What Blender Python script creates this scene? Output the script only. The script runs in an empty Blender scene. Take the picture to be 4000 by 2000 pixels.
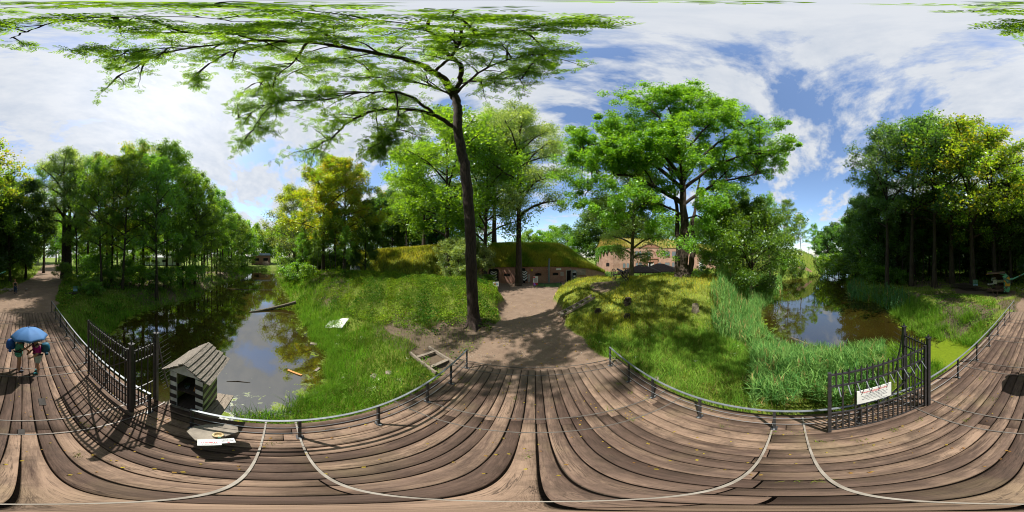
import bpy, math, random
import numpy as np
from mathutils import Vector, Matrix
PI = math.pi
scn = bpy.context.scene
COL = scn.collection
CH = 4.4            # eye height above the bridge deck
WZ = -1.4           # water level
# ------------------------------------------------------------------ camera
cd = bpy.data.cameras.new('camera'); cam = bpy.data.objects.new('camera', cd); COL.objects.link(cam)
cd.type = 'PANO'
for holder in (cd, getattr(cd, 'cycles', None)):
    try: holder.panorama_type = 'EQUIRECTANGULAR'
    except Exception: pass
cd.clip_end = 3000; cd.clip_start = 0.05
cam.location = (0, 0, CH); cam.rotation_euler = (PI/2, 0, math.radians(8))
scn.camera = cam
# ------------------------------------------------------------------ world and sun
SUN_AZ, SUN_EL = math.radians(-130.5), math.radians(56)
w = bpy.data.worlds.new('World'); scn.world = w; w.use_nodes = True
nt = w.node_tree; nt.nodes.clear()
def nn(tree, t, **k):
    n = tree.nodes.new(t)
    for a, b in k.items():
        if a == 'inp':
            for i, v in b.items(): n.inputs[i].default_value = v
        else: setattr(n, a, b)
    return n
def ln(tree, a, b): tree.links.new(a, b)
def build_world():
    out = nn(nt, 'ShaderNodeOutputWorld'); sky = nn(nt, 'ShaderNodeTexSky')
    sky.sky_type = 'NISHITA'; sky.sun_disc = False; sky.sun_elevation = SUN_EL; sky.sun_rotation = SUN_AZ % (2*PI)
    sky.air_density = 1.0; sky.dust_density = 0.6; sky.ozone_density = 2.5
    bg = nn(nt, 'ShaderNodeBackground', inp={1: 0.15}); ln(nt, sky.outputs[0], bg.inputs[0])
    tc = nn(nt, 'ShaderNodeTexCoord'); sep = nn(nt, 'ShaderNodeSeparateXYZ'); ln(nt, tc.outputs['Generated'], sep.inputs[0])
    def math_(op, a, b=None, clamp=False):
        m = nn(nt, 'ShaderNodeMath', operation=op, use_clamp=clamp)
        for i, v in enumerate((a, b)):
            if v is None: continue
            if isinstance(v, (int, float)): m.inputs[i].default_value = v
            else: ln(nt, v, m.inputs[i])
        return m.outputs[0]
    zz = math_('ADD', math_('MAXIMUM', sep.outputs[2], 0.0), 0.16)
    cx = math_('DIVIDE', sep.outputs[0], zz); cy = math_('DIVIDE', sep.outputs[1], zz)
    cmb = nn(nt, 'ShaderNodeCombineXYZ'); ln(nt, cx, cmb.inputs[0]); ln(nt, cy, cmb.inputs[1])
    n1 = nn(nt, 'ShaderNodeTexNoise', inp={'Scale': 2.0, 'Detail': 9.0, 'Roughness': 0.55, 'Distortion': 0.35})
    mp = nn(nt, 'ShaderNodeMapping'); mp.inputs['Location'].default_value = (3.1, 7.4, 0); mp.inputs['Scale'].default_value = (.8, 1.35, 1)
    mp.inputs['Rotation'].default_value = (0, 0, 0.9)
    ln(nt, cmb.outputs[0], mp.inputs[0]); ln(nt, mp.outputs[0], n1.inputs['Vector'])
    n2 = nn(nt, 'ShaderNodeTexNoise', inp={'Scale': 7.5, 'Detail': 7.0, 'Roughness': 0.65}); ln(nt, mp.outputs[0], n2.inputs['Vector'])
    # more cloud on the sun's side of the sky
    sx, sy, sz = math.sin(SUN_AZ)*math.cos(SUN_EL), math.cos(SUN_AZ)*math.cos(SUN_EL), math.sin(SUN_EL)
    dot = nn(nt, 'ShaderNodeVectorMath', operation='DOT_PRODUCT'); ln(nt, tc.outputs['Generated'], dot.inputs[0]); dot.inputs[1].default_value = (sx, sy, sz)
    side = math_('MULTIPLY', dot.outputs['Value'], 0.15)
    v = math_('ADD', n1.outputs[0], math_('MULTIPLY', math_('SUBTRACT', n2.outputs[0], 0.5), 0.34))
    v = math_('ADD', v, side)
    cover = math_('MULTIPLY', math_('SUBTRACT', v, 0.497), 9.0, True)
    cover = math_('MULTIPLY', cover, 0.93)
    ramp = nn(nt, 'ShaderNodeValToRGB'); ln(nt, n2.outputs[0], ramp.inputs[0])
    ramp.color_ramp.elements[0].position = 0.3; ramp.color_ramp.elements[0].color = (0.70, 0.76, 0.85, 1)
    ramp.color_ramp.elements[1].position = 0.62; ramp.color_ramp.elements[1].color = (0.88, 0.91, 0.95, 1)
    gl = math_('POWER', math_('MAXIMUM', dot.outputs['Value'], 0.0), 14.0)
    st = math_('ADD', math_('MULTIPLY', gl, 0.15), 0.57)
    cb = nn(nt, 'ShaderNodeBackground'); ln(nt, ramp.outputs[0], cb.inputs[0]); ln(nt, st, cb.inputs[1])
    mx = nn(nt, 'ShaderNodeMixShader'); ln(nt, cover, mx.inputs[0]); ln(nt, bg.outputs[0], mx.inputs[1]); ln(nt, cb.outputs[0], mx.inputs[2])
    ln(nt, mx.outputs[0], out.inputs[0])
build_world()
sl = bpy.data.lights.new('sun', 'SUN'); sl.energy = 5.0; sl.angle = math.radians(0.5); sl.color = (1, 0.95, 0.86)
so = bpy.data.objects.new('sun', sl); COL.objects.link(so)
so.rotation_euler = Vector((math.sin(SUN_AZ)*math.cos(SUN_EL), math.cos(SUN_AZ)*math.cos(SUN_EL), math.sin(SUN_EL))).to_track_quat('Z', 'Y').to_euler()
scn.view_settings.view_transform = 'Standard'; scn.view_settings.look = 'None'
scn.view_settings.exposure = 0.65; scn.view_settings.gamma = 1
cy = scn.cycles
cy.filter_width = 1.05; cy.volume_bounces = 0; cy.volume_max_steps = 64; cy.max_bounces = 8; cy.diffuse_bounces = 5; cy.glossy_bounces = 3; cy.transmission_bounces = 5; cy.transparent_max_bounces = 6
cy.caustics_reflective = False; cy.caustics_refractive = False; cy.sample_clamp_indirect = 6
try: cy.use_denoising = True
except Exception: pass
# ------------------------------------------------------------------ helpers
def ray(px, py):
    az = math.radians((px/4000 - .5)*360 - 8); al = math.radians((.5 - py/2000)*180)
    return az, al
def gp(px, py, z=0.0):
    """ground point seen at pixel (px, py) of the 4000x2000 photograph if it lies at height z"""
    az, al = ray(px, py); d = (CH - z)/math.tan(-al) if abs(al) > 1e-6 else 1e3
    return (math.sin(az)*d, math.cos(az)*d)
def at(px, d, z=0.0):
    az = ray(px, 1000)[0]
    return Vector((math.sin(az)*d, math.cos(az)*d, z))
def up(px, py, z):
    az, al = ray(px, py); d = (z - CH)/math.tan(al)
    return Vector((math.sin(az)*d, math.cos(az)*d, z))
def smooth(t): t = np.clip(t, 0, 1); return t*t*(3-2*t)
def tagk(o, kind): o['kind'] = kind; return o
def thing(name, label, cat, loc=(0, 0, 0), rz=0, group=None):
    o = bpy.data.objects.new(name, None); COL.objects.link(o); o.empty_display_size = .2
    o.location = loc; o.rotation_euler = (0, 0, rz); o['label'] = label; o['category'] = cat
    if group: o['group'] = group
    return o
def tag(o, label, cat, group=None):
    o['label'] = label; o['category'] = cat
    if group: o['group'] = group
    return o
def mesh_np(name, V, F, mat, n=4, attr=None, uv=None, smooth_=False):
    me = bpy.data.meshes.new(name); V = np.asarray(V, np.float32); F = np.asarray(F, np.int32)
    me.vertices.add(len(V)); me.vertices.foreach_set('co', V.ravel())
    me.loops.add(F.size); me.loops.foreach_set('vertex_index', F.ravel())
    me.polygons.add(len(F)); me.polygons.foreach_set('loop_start', np.arange(0, F.size, n, dtype=np.int32))
    me.polygons.foreach_set('loop_total', np.full(len(F), n, np.int32))
    if smooth_: me.polygons.foreach_set('use_smooth', np.ones(len(F), bool))
    if attr is not None:
        for k, a in attr.items():
            A = me.color_attributes.new(k, 'FLOAT_COLOR', 'POINT'); a = np.asarray(a, np.float32)
            if a.shape[1] == 3: a = np.hstack([a, np.ones((len(a), 1), np.float32)])
            A.data.foreach_set('color', a.ravel())
    me.update(calc_edges=True); me.validate()
    if mat: me.materials.append(mat)
    return me
def obj(name, me, parent=None, loc=None):
    o = bpy.data.objects.new(name, me); COL.objects.link(o)
    if parent: o.parent = parent
    if loc is not None: o.location = loc
    return o
class MB:
    def __init__(s): s.v = []; s.f = []; s.uv = None
    def add(s, vs, fs):
        b = len(s.v); s.v += [tuple(v) for v in vs]; s.f += [tuple(i+b for i in f) for f in fs]; return s
    def box(s, c, d, rz=0, M=None):
        x, y, z = d[0]/2, d[1]/2, d[2]/2
        vs = [Vector((sx*x, sy*y, sz*z)) for sz in (-1, 1) for sy in (-1, 1) for sx in (-1, 1)]
        R = M if M is not None else Matrix.Rotation(rz, 3, 'Z')
        vs = [R @ v + Vector(c) for v in vs]
        return s.add(vs, [(0, 2, 3, 1), (4, 5, 7, 6), (0, 1, 5, 4), (2, 6, 7, 3), (0, 4, 6, 2), (1, 3, 7, 5)])
    def bar(s, a, b, w, h=None):
        a = Vector(a); b = Vector(b); d = b-a; L = d.length
        M = d.to_track_quat('X', 'Z').to_matrix()
        return s.box((a+b)/2, (L, w, h or w), M=M)
    def tube(s, pts, r, n=6, cap=True):
        pts = [Vector(p) for p in pts]; m = len(pts)
        if not hasattr(r, '__len__'): r = [r]*m
        vs = []
        for i, p in enumerate(pts):
            t = (pts[min(i+1, m-1)] - pts[max(i-1, 0)]).normalized()
            ref = Vector((0, 0, 1)) if abs(t.z) < .9 else Vector((1, 0, 0))
            u = t.cross(ref).normalized(); v = t.cross(u).normalized()
            if abs(t.z) >= .9: pass
            for k in range(n):
                a = 2*PI*k/n; vs.append(p + (u*math.cos(a) + v*math.sin(a))*r[i])
        fs = [(i*n+k, i*n+(k+1) % n, (i+1)*n+(k+1) % n, (i+1)*n+k) for i in range(m-1) for k in range(n)]
        if cap: fs += [tuple(range(n)), tuple((m-1)*n + k for k in range(n))]
        return s.add(vs, fs)
    def lathe(s, c, prof, n=16, flat=1.0):
        c = Vector(c); vs = []
        for r, z in prof:
            for k in range(n):
                a = 2*PI*k/n; vs.append(c + Vector((r*math.cos(a), r*math.sin(a)*flat, z)))
        m = len(prof)
        return s.add(vs, [(i*n+k, i*n+(k+1) % n, (i+1)*n+(k+1) % n, (i+1)*n+k) for i in range(m-1) for k in range(n)] + [tuple(range(n)), tuple((m-1)*n+k for k in range(n))])
    def prism(s, poly, z0, z1):
        n = len(poly)
        return s.add([(x, y, z0) for x, y in poly] + [(x, y, z1) for x, y in poly],
                     [tuple(range(n))[::-1], tuple(range(n, 2*n))] + [(i, (i+1) % n, n+(i+1) % n, n+i) for i in range(n)])
    def build(s, name, mat, parent=None, sm=False, bevel=0, uvm=None):
        me = bpy.data.meshes.new(name); me.from_pydata(s.v, [], s.f); me.update()
        if mat: me.materials.append(mat)
        if sm: me.polygons.foreach_set('use_smooth', [True]*len(me.polygons))
        o = obj(name, me, parent)
        if bevel:
            b = o.modifiers.new('bevel', 'BEVEL'); b.width = bevel; b.segments = 2
        return o
# ------------------------------------------------------------------ materials
def new_mat(name):
    m = bpy.data.materials.new(name); m.use_nodes = True; t = m.node_tree; t.nodes.clear()
    return m, t, nn(t, 'ShaderNodeOutputMaterial')
def ramp_(t, src, stops):
    r = nn(t, 'ShaderNodeValToRGB'); ln(t, src, r.inputs[0]); e = r.color_ramp.elements
    while len(e) > len(stops): e.remove(e[-1])
    while len(e) < len(stops): e.new(.5)
    for el, (p, c) in zip(e, stops): el.position = p; el.color = (*c, 1)
    return r.outputs[0]
def mixc(t, f, a, b, mode='MIX'):
    m = nn(t, 'ShaderNodeMix', data_type='RGBA', blend_type=mode)
    for i, v in ((0, f), (6, a), (7, b)):
        if isinstance(v, (int, float)): m.inputs[i].default_value = v
        elif isinstance(v, tuple): m.inputs[i].default_value = (*v, 1)
        else: ln(t, v, m.inputs[i])
    return m.outputs[2]
def simple(name, c1, c2=None, scale=4, rough=.7, metal=0, bump=.0, stretch=(1, 1, 1), detail=5, spec=.4):
    m, t, out = new_mat(name); p = nn(t, 'ShaderNodeBsdfPrincipled'); ln(t, p.outputs[0], out.inputs[0])
    p.inputs['Roughness'].default_value = rough; p.inputs['Metallic'].default_value = metal
    p.inputs['Specular IOR Level'].default_value = spec
    tc = nn(t, 'ShaderNodeTexCoord'); mp = nn(t, 'ShaderNodeMapping'); mp.inputs['Scale'].default_value = stretch
    ln(t, tc.outputs['Object'], mp.inputs[0])
    n = nn(t, 'ShaderNodeTexNoise', inp={'Scale': scale, 'Detail': detail, 'Roughness': .6}); ln(t, mp.outputs[0], n.inputs['Vector'])
    c2 = c2 or tuple(x*.7 for x in c1)
    ln(t, ramp_(t, n.outputs[0], [(.32, c2), (.68, c1)]), p.inputs['Base Color'])
    if bump:
        b = nn(t, 'ShaderNodeBump', inp={'Strength': bump, 'Distance': .02}); ln(t, n.outputs[0], b.inputs['Height']); ln(t, b.outputs[0], p.inputs['Normal'])
    return m
def leaf_mat(name, dark, light, trans=.45, extra=None):
    m, t, out = new_mat(name)
    at_ = nn(t, 'ShaderNodeAttribute', attribute_name='v'); sp = nn(t, 'ShaderNodeSeparateColor'); ln(t, at_.outputs['Color'], sp.inputs[0])
    oi = nn(t, 'ShaderNodeObjectInfo')
    stops = [(0, dark), (.75, light)]
    if extra: stops = [(0, dark), (.55, light), (.9, extra)]
    c = ramp_(t, sp.outputs[0], stops)
    hs = nn(t, 'ShaderNodeHueSaturation'); ln(t, c, hs.inputs['Color'])
    mr = nn(t, 'ShaderNodeMapRange', inp={3: .485, 4: .512}); ln(t, oi.outputs['Random'], mr.inputs[0]); ln(t, mr.outputs[0], hs.inputs['Hue'])
    mv = nn(t, 'ShaderNodeMapRange', inp={3: .8, 4: 1.2}); ln(t, oi.outputs['Random'], mv.inputs[0]); ln(t, mv.outputs[0], hs.inputs['Value'])
    d = nn(t, 'ShaderNodeBsdfDiffuse'); ln(t, hs.outputs[0], d.inputs[0])
    tr = nn(t, 'ShaderNodeBsdfTranslucent'); tcol = mixc(t, 1.0, hs.outputs[0], (2.6, 2.1, .6), 'MULTIPLY'); ln(t, tcol, tr.inputs[0])
    mx = nn(t, 'ShaderNodeMixShader', inp={0: trans}); ln(t, d.outputs[0], mx.inputs[1]); ln(t, tr.outputs[0], mx.inputs[2])
    g = nn(t, 'ShaderNodeBsdfGlossy', inp={1: .42}); g.inputs[0].default_value = (.9, .95, 1, 1)
    m2 = nn(t, 'ShaderNodeMixShader', inp={0: .05}); ln(t, mx.outputs[0], m2.inputs[1]); ln(t, g.outputs[0], m2.inputs[2])
    ln(t, m2.outputs[0], out.inputs[0]); return m
def col_leaf_mat(name, trans=.35):
    """colour of the plant itself comes from the attribute 'c'"""
    m, t, out = new_mat(name)
    a = nn(t, 'ShaderNodeAttribute', attribute_name='c')
    d = nn(t, 'ShaderNodeBsdfDiffuse'); ln(t, a.outputs['Color'], d.inputs[0])
    tr = nn(t, 'ShaderNodeBsdfTranslucent'); ln(t, mixc(t, 1.0, a.outputs['Color'], (1.4, 1.3, .6), 'MULTIPLY'), tr.inputs[0])
    mx = nn(t, 'ShaderNodeMixShader', inp={0: trans}); ln(t, d.outputs[0], mx.inputs[1]); ln(t, tr.outputs[0], mx.inputs[2])
    ln(t, mx.outputs[0], out.inputs[0]); return m
M = {}
M['leaf_green'] = leaf_mat('leaf_green', (.035, .095, .012), (.13, .28, .026), .6)
M['leaf_bright'] = leaf_mat('leaf_bright', (.055, .14, .012), (.165, .33, .028), .55)
M['leaf_deep'] = leaf_mat('leaf_deep', (.026, .075, .022), (.09, .19, .04), .5)
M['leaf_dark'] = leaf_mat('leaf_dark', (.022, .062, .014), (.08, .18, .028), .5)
M['leaf_maple'] = leaf_mat('leaf_maple', (.08, .17, .010), (.26, .42, .022), .55, (.34, .24, .02))
M['leaf_silver'] = leaf_mat('leaf_silver', (.06, .12, .035), (.26, .38, .14), .5)
M['leaf_ash'] = leaf_mat('leaf_ash', (.035, .095, .010), (.15, .29, .028), .5)
M['leaf_autumn'] = leaf_mat('leaf_autumn', (.04, .095, .012), (.14, .26, .026), .55, (.30, .27, .025))
M['blade'] = col_leaf_mat('blade'); M['herb'] = col_leaf_mat('herb', .4)
M['bark'] = simple('bark', (.075, .055, .04), (.025, .018, .014), 9, .95, 0, .9, (1, 1, .25))
M['bark_ash'] = simple('bark_ash', (.07, .05, .042), (.02, .014, .012), 14, .95, 0, 1.0, (1, 1, .2))
M['bark_pale'] = simple('bark_pale', (.20, .17, .12), (.08, .065, .045), 7, .95, 0, .9, (1, 1, .3))
M['steel'] = simple('steel', (.055, .055, .06), (.03, .03, .033), 12, .45, .3, .1)
M['galv'] = simple('galv', (.23, .25, .27), (.15, .17, .19), 8, .5, .3)
M['flat_steel'] = simple('flat_steel', (.17, .155, .14), (.09, .078, .07), 5, .5, .3)
M['white'] = simple('white', (.78, .79, .78), (.66, .67, .66), 3, .5)
M['black_paint'] = simple('black_paint', (.03, .03, .032), (.018, .018, .02), 5, .6)
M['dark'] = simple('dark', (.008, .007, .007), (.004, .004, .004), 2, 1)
M['old_wood'] = simple('old_wood', (.30, .25, .20), (.13, .105, .085), 8, .85, 0, .5, (1, 6, 6))
M['roof_wood'] = simple('roof_wood', (.27, .235, .20), (.08, .07, .06), 9, .85, 0, .6, (1, 5, 5))
M['moss_wood'] = simple('moss_wood', (.58, .60, .42), (.34, .38, .20), 6, .85)
M['dark_wood'] = simple('dark_wood', (.085, .06, .045), (.035, .025, .018), 9, .9, 0, .5, (1, 4, 4))
M['stone'] = simple('stone', (.29, .255, .21), (.15, .13, .11), 5, .9, 0, .6)
M['rock'] = simple('rock', (.36, .30, .26), (.17, .14, .12), 14, .9, 0, .8)
M['skin'] = simple('skin', (.50, .27, .17), (.42, .21, .13), 6, .55)
M['hair'] = simple('hair', (.22, .11, .045), (.12, .055, .022), 30, .6)
M['shirt_magenta'] = simple('shirt_magenta', (.45, .008, .20), (.32, .006, .14), 9, .8)
M['shirt_green'] = simple('shirt_green', (.10, .33, .22), (.06, .22, .15), 9, .8)
M['cloth_mint'] = simple('cloth_mint', (.10, .40, .32), (.07, .30, .24), 9, .8)
M['cloth_pale'] = simple('cloth_pale', (.48, .56, .53), (.38, .45, .43), 9, .8)
M['cloth_black'] = simple('cloth_black', (.012, .014, .022), (.008, .009, .014), 9, .8)
M['denim'] = simple('denim', (.02, .045, .10), (.012, .025, .06), 20, .85)
M['pack_blue'] = simple('pack_blue', (.012, .10, .38), (.008, .05, .22), 7, .6)
M['pack_teal'] = simple('pack_teal', (.015, .12, .20), (.010, .06, .11), 7, .6)
M['umbrella'] = simple('umbrella', (.06, .16, .36), (.045, .13, .30), 3, .75)
M['shoe_grey'] = simple('shoe_grey', (.06, .07, .09), (.03, .035, .05), 20, .7)
M['shoe_teal'] = simple('shoe_teal', (.02, .22, .24), (.015, .12, .14), 20, .7)
M['red'] = simple('red', (.62, .02, .04), (.5, .015, .03), 4, .5)
M['purple'] = simple('purple', (.20, .09, .48), (.14, .06, .36), 4, .4)
M['yellow'] = simple('yellow', (.6, .5, .03), (.5, .4, .02), 4, .5)
M['pipe'] = simple('pipe', (.22, .27, .30), (.15, .19, .21), 4, .4, .3)
M['shutter'] = simple('shutter', (.14, .17, .19), (.10, .125, .14), 6, .6)
M['plaster'] = simple('plaster', (.42, .41, .38), (.30, .29, .27), 3, .9)
M['shed_roof'] = simple('shed_roof', (.10, .065, .05), (.045, .03, .024), 5, .9, 0, .3)
M['poster_green'] = simple('poster_green', (.06, .20, .13), (.04, .14, .09), 5, .5)
M['poster_blue'] = simple('poster_blue', (.30, .45, .55), (.16, .30, .42), 9, .5)
M['ceramic'] = simple('ceramic', (.55, .45, .25), (.30, .20, .09), 9, .4)
M['text_grey'] = simple('text_grey', (.10, .11, .15), (.08, .09, .12), 3, .8)
def brick_mat(name, c1, c2, mortar):
    m, t, out = new_mat(name); p = nn(t, 'ShaderNodeBsdfPrincipled'); ln(t, p.outputs[0], out.inputs[0]); p.inputs['Roughness'].default_value = .9
    uv = nn(t, 'ShaderNodeUVMap'); uv.uv_map = 'UVMap'
    b = nn(t, 'ShaderNodeTexBrick', inp={'Scale': 1.0, 'Mortar Size': .012, 'Brick Width': .26, 'Row Height': .08, 'Bias': -.1})
    b.inputs['Color1'].default_value = (*c1, 1); b.inputs['Color2'].default_value = (*c2, 1); b.inputs['Mortar'].default_value = (*mortar, 1)
    ln(t, uv.outputs[0], b.inputs['Vector'])
    n = nn(t, 'ShaderNodeTexNoise', inp={'Scale': .9, 'Detail': 8, 'Roughness': .7}); ln(t, uv.outputs[0], n.inputs['Vector'])
    c = mixc(t, ramp_(t, n.outputs[0], [(.35, (0, 0, 0)), (.7, (.75, .75, .75))]), b.outputs[0], tuple(x*.55 for x in c1))
    ln(t, c, p.inputs['Base Color']); return m
M['brick'] = brick_mat('brick', (.34, .17, .115), (.44, .245, .165), (.38, .33, .27))
M['brick_dark'] = brick_mat('brick_dark', (.34, .15, .10), (.46, .22, .15), (.32, .27, .23))
def camo_mat():
    m, t, out = new_mat('camouflage'); p = nn(t, 'ShaderNodeBsdfPrincipled'); ln(t, p.outputs[0], out.inputs[0]); p.inputs['Roughness'].default_value = .5
    tc = nn(t, 'ShaderNodeTexCoord'); n = nn(t, 'ShaderNodeTexNoise', inp={'Scale': 1.5, 'Detail': 1.0}); ln(t, tc.outputs['Object'], n.inputs['Vector'])
    r = nn(t, 'ShaderNodeValToRGB'); r.color_ramp.interpolation = 'CONSTANT'; ln(t, n.outputs[0], r.inputs[0]); e = r.color_ramp.elements
    e[0].color = (.45, .24, .015, 1); e[0].position = 0; e[1].color = (.05, .11, .09, 1); e[1].position = .44
    x = e.new(.56); x.color = (.10, .35, .22, 1); ln(t, r.outputs[0], p.inputs['Base Color']); return m
M['camo'] = camo_mat()
# ------------------------------------------------------------------ terrain functions
g = lambda lst: [gp(x, y, WZ) for x, y in lst]
WPOLY = (g([(870, 1600), (947, 1606), (1100, 1602), (1181, 1558), (1243, 1534), (1280, 1496), (1286, 1434), (1274, 1372), (1218, 1322), (1181, 1260), (1156, 1198), (1129, 1166), (1094, 1103), (1078, 1060),
            (989, 1056), (955, 1080), (877, 1103), (835, 1117), (780, 1159), (731, 1173), (640, 1194), (520, 1236), (484, 1248), (450, 1292), (400, 1330)])
         + [(-2.8, -8.4), (0, -8.5), (2.7, -8.4), (5.5, -8.4)] + g([(3600, 1318), (3524, 1263), (3475, 1207), (3419, 1180), (3335, 1172), (3307, 1131), (3305, 1096), (3318, 1066), (3300, 1052), (3279, 1046), (3235, 1046),
            (3210, 1078), (3140, 1085), (3042, 1096), (3042, 1158), (3039, 1180), (2983, 1192), (2946, 1229), (2940, 1285), (2952, 1335), (3020, 1378), (3200, 1400), (3335, 1392), (3517, 1364)])
         + [(6.3, -6.0), (2.7, -5.6), (0, -3.6), (-2.7, -1.5)])
def sdist(x, y, poly):
    x = np.asarray(x, float); y = np.asarray(y, float); d = np.full(x.shape, 1e9); ins = np.zeros(x.shape, bool); n = len(poly)
    for i in range(n):
        ax, ay = poly[i]; bx, by = poly[(i+1) % n]; ex, ey = bx-ax, by-ay
        t = np.clip(((x-ax)*ex + (y-ay)*ey)/(ex*ex+ey*ey+1e-12), 0, 1)
        d = np.minimum(d, (x-ax-t*ex)**2 + (y-ay-t*ey)**2)
        c = ((ay > y) != (by > y)); xi = ex*(y-ay)/((by-ay) if by != ay else 1e-12) + ax
        ins ^= c & (x < xi)
    d = np.sqrt(d); return np.where(ins, -d, d)
GR, GE = 0.3, 99.0
_gx = np.arange(-GE, GE+GR, GR); _X, _Y = np.meshgrid(_gx, _gx, indexing='ij'); _SD = sdist(_X, _Y, WPOLY)
def SD(x, y):
    x = np.asarray(x, float); y = np.asarray(y, float)
    i = np.clip((x+GE)/GR, 0, len(_gx)-1.001); j = np.clip((y+GE)/GR, 0, len(_gx)-1.001)
    i0 = i.astype(int); j0 = j.astype(int); fx = i-i0; fy = j-j0
    return (_SD[i0, j0]*(1-fx)*(1-fy) + _SD[i0+1, j0]*fx*(1-fy) + _SD[i0, j0+1]*(1-fx)*fy + _SD[i0+1, j0+1]*fx*fy) + np.maximum(0, np.maximum(abs(x), abs(y))-GE)
def seg(x, y, a, b):
    ex, ey = b[0]-a[0], b[1]-a[1]; t = np.clip(((x-a[0])*ex+(y-a[1])*ey)/(ex*ex+ey*ey), 0, 1)
    return np.sqrt((x-a[0]-t*ex)**2+(y-a[1]-t*ey)**2), t
def wob(x, y, s, ph=0):
    return (np.sin(x*s+ph+1.7*np.sin(y*s*.7+ph))+np.sin(y*s*1.3+2*ph+1.3*np.sin(x*s*.9))+.6*np.sin((x+y)*s*2.1+ph)+.4*np.sin((x-y*.7)*s*4.3+3*ph))/3
PATHS = [[(0, 5, 2.6), (-.2, 10, 2.1), (-.6, 14, 2.2), (-.6, 18, 3.8), (0, 22, 7)], [(-7, 22.3, 2.2), (6.5, 25.2, 2.0)], [(0, -12, 2.5), (-.6, -18, 3.0), (-5.5, -34, 3.2), (-11, -54, 5), (-16, -80, 6)]]
def path_mask(x, y):
    m = np.zeros(np.shape(x))
    for P in PATHS:
        for (ax, ay, aw), (bx, by, bw) in zip(P[:-1], P[1:]):
            d, t = seg(x, y, (ax, ay), (bx, by)); wd = aw+(bw-aw)*t + .35*wob(x, y, 1.3)
            m = np.maximum(m, smooth((wd-d)/.8+.5))
    return m
def bump(x, y, a, b, r, h0, h1, p=1.3):
    d, t = seg(x, y, a, b); return (h0+(h1-h0)*t)*np.clip(1-(d/r)**2, 0, 1)**p
def HT(x, y):
    x = np.asarray(x, float); y = np.asarray(y, float); sd = SD(x, y)
    z = np.where(sd > 0, WZ - .05 + (1.45)*smooth(sd/3.6), WZ - .05 - .5*np.clip(-sd/1.5, 0, 1))
    k = smooth(sd/3.0)
    pm = path_mask(x, y)
    bm = bump(x, y, (-7.5, 14.5), (-22, 9), 7.5, 1.9, 2.2) + bump(x, y, (6.8, 15), (14, 10), 8, 2.05, 2.45, 1.1)+.12*wob(x, y, 1.3, 5)*smooth((8-seg(x, y, (6.8, 15), (14, 10))[0])/3)
    bm = np.maximum(bm, bump(x, y, (-45, 20), (-15, 32), 11, 5.4, 6.8, .9))
    bm = np.maximum(bm, bump(x, y, (51, 1), (56, 12), 13, 6.6, 7, .9))
    bm = np.maximum(bm, bump(x, y, (-12, -26), (-24, -20), 7, .7, .5))
    bm = np.maximum(bm, bump(x, y, (16, -24), (30, -16), 9, .5, .6))
    z = z + bm*k*(1-pm) + .07*wob(x, y, .9, 2)*k + .16*wob(x, y, 1.1, 8)*smooth((8-seg(x, y, (-7.5, 14.5), (-22, 9))[0])/4)*k*(1-pm)
    # cut level where the bridge deck lies
    dk = np.maximum(np.abs(x-.15)-2.95, np.maximum(y-5.12, -12.2-y))
    z = np.where(dk < .8, np.minimum(z, -.16 + np.clip(dk, 0, .8)*np.where(np.abs(y+3.5) > 8.4, 1.1, .25)), z)
    return z
def hz(x, y): return float(HT(np.array([x]), np.array([y]))[0])
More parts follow.
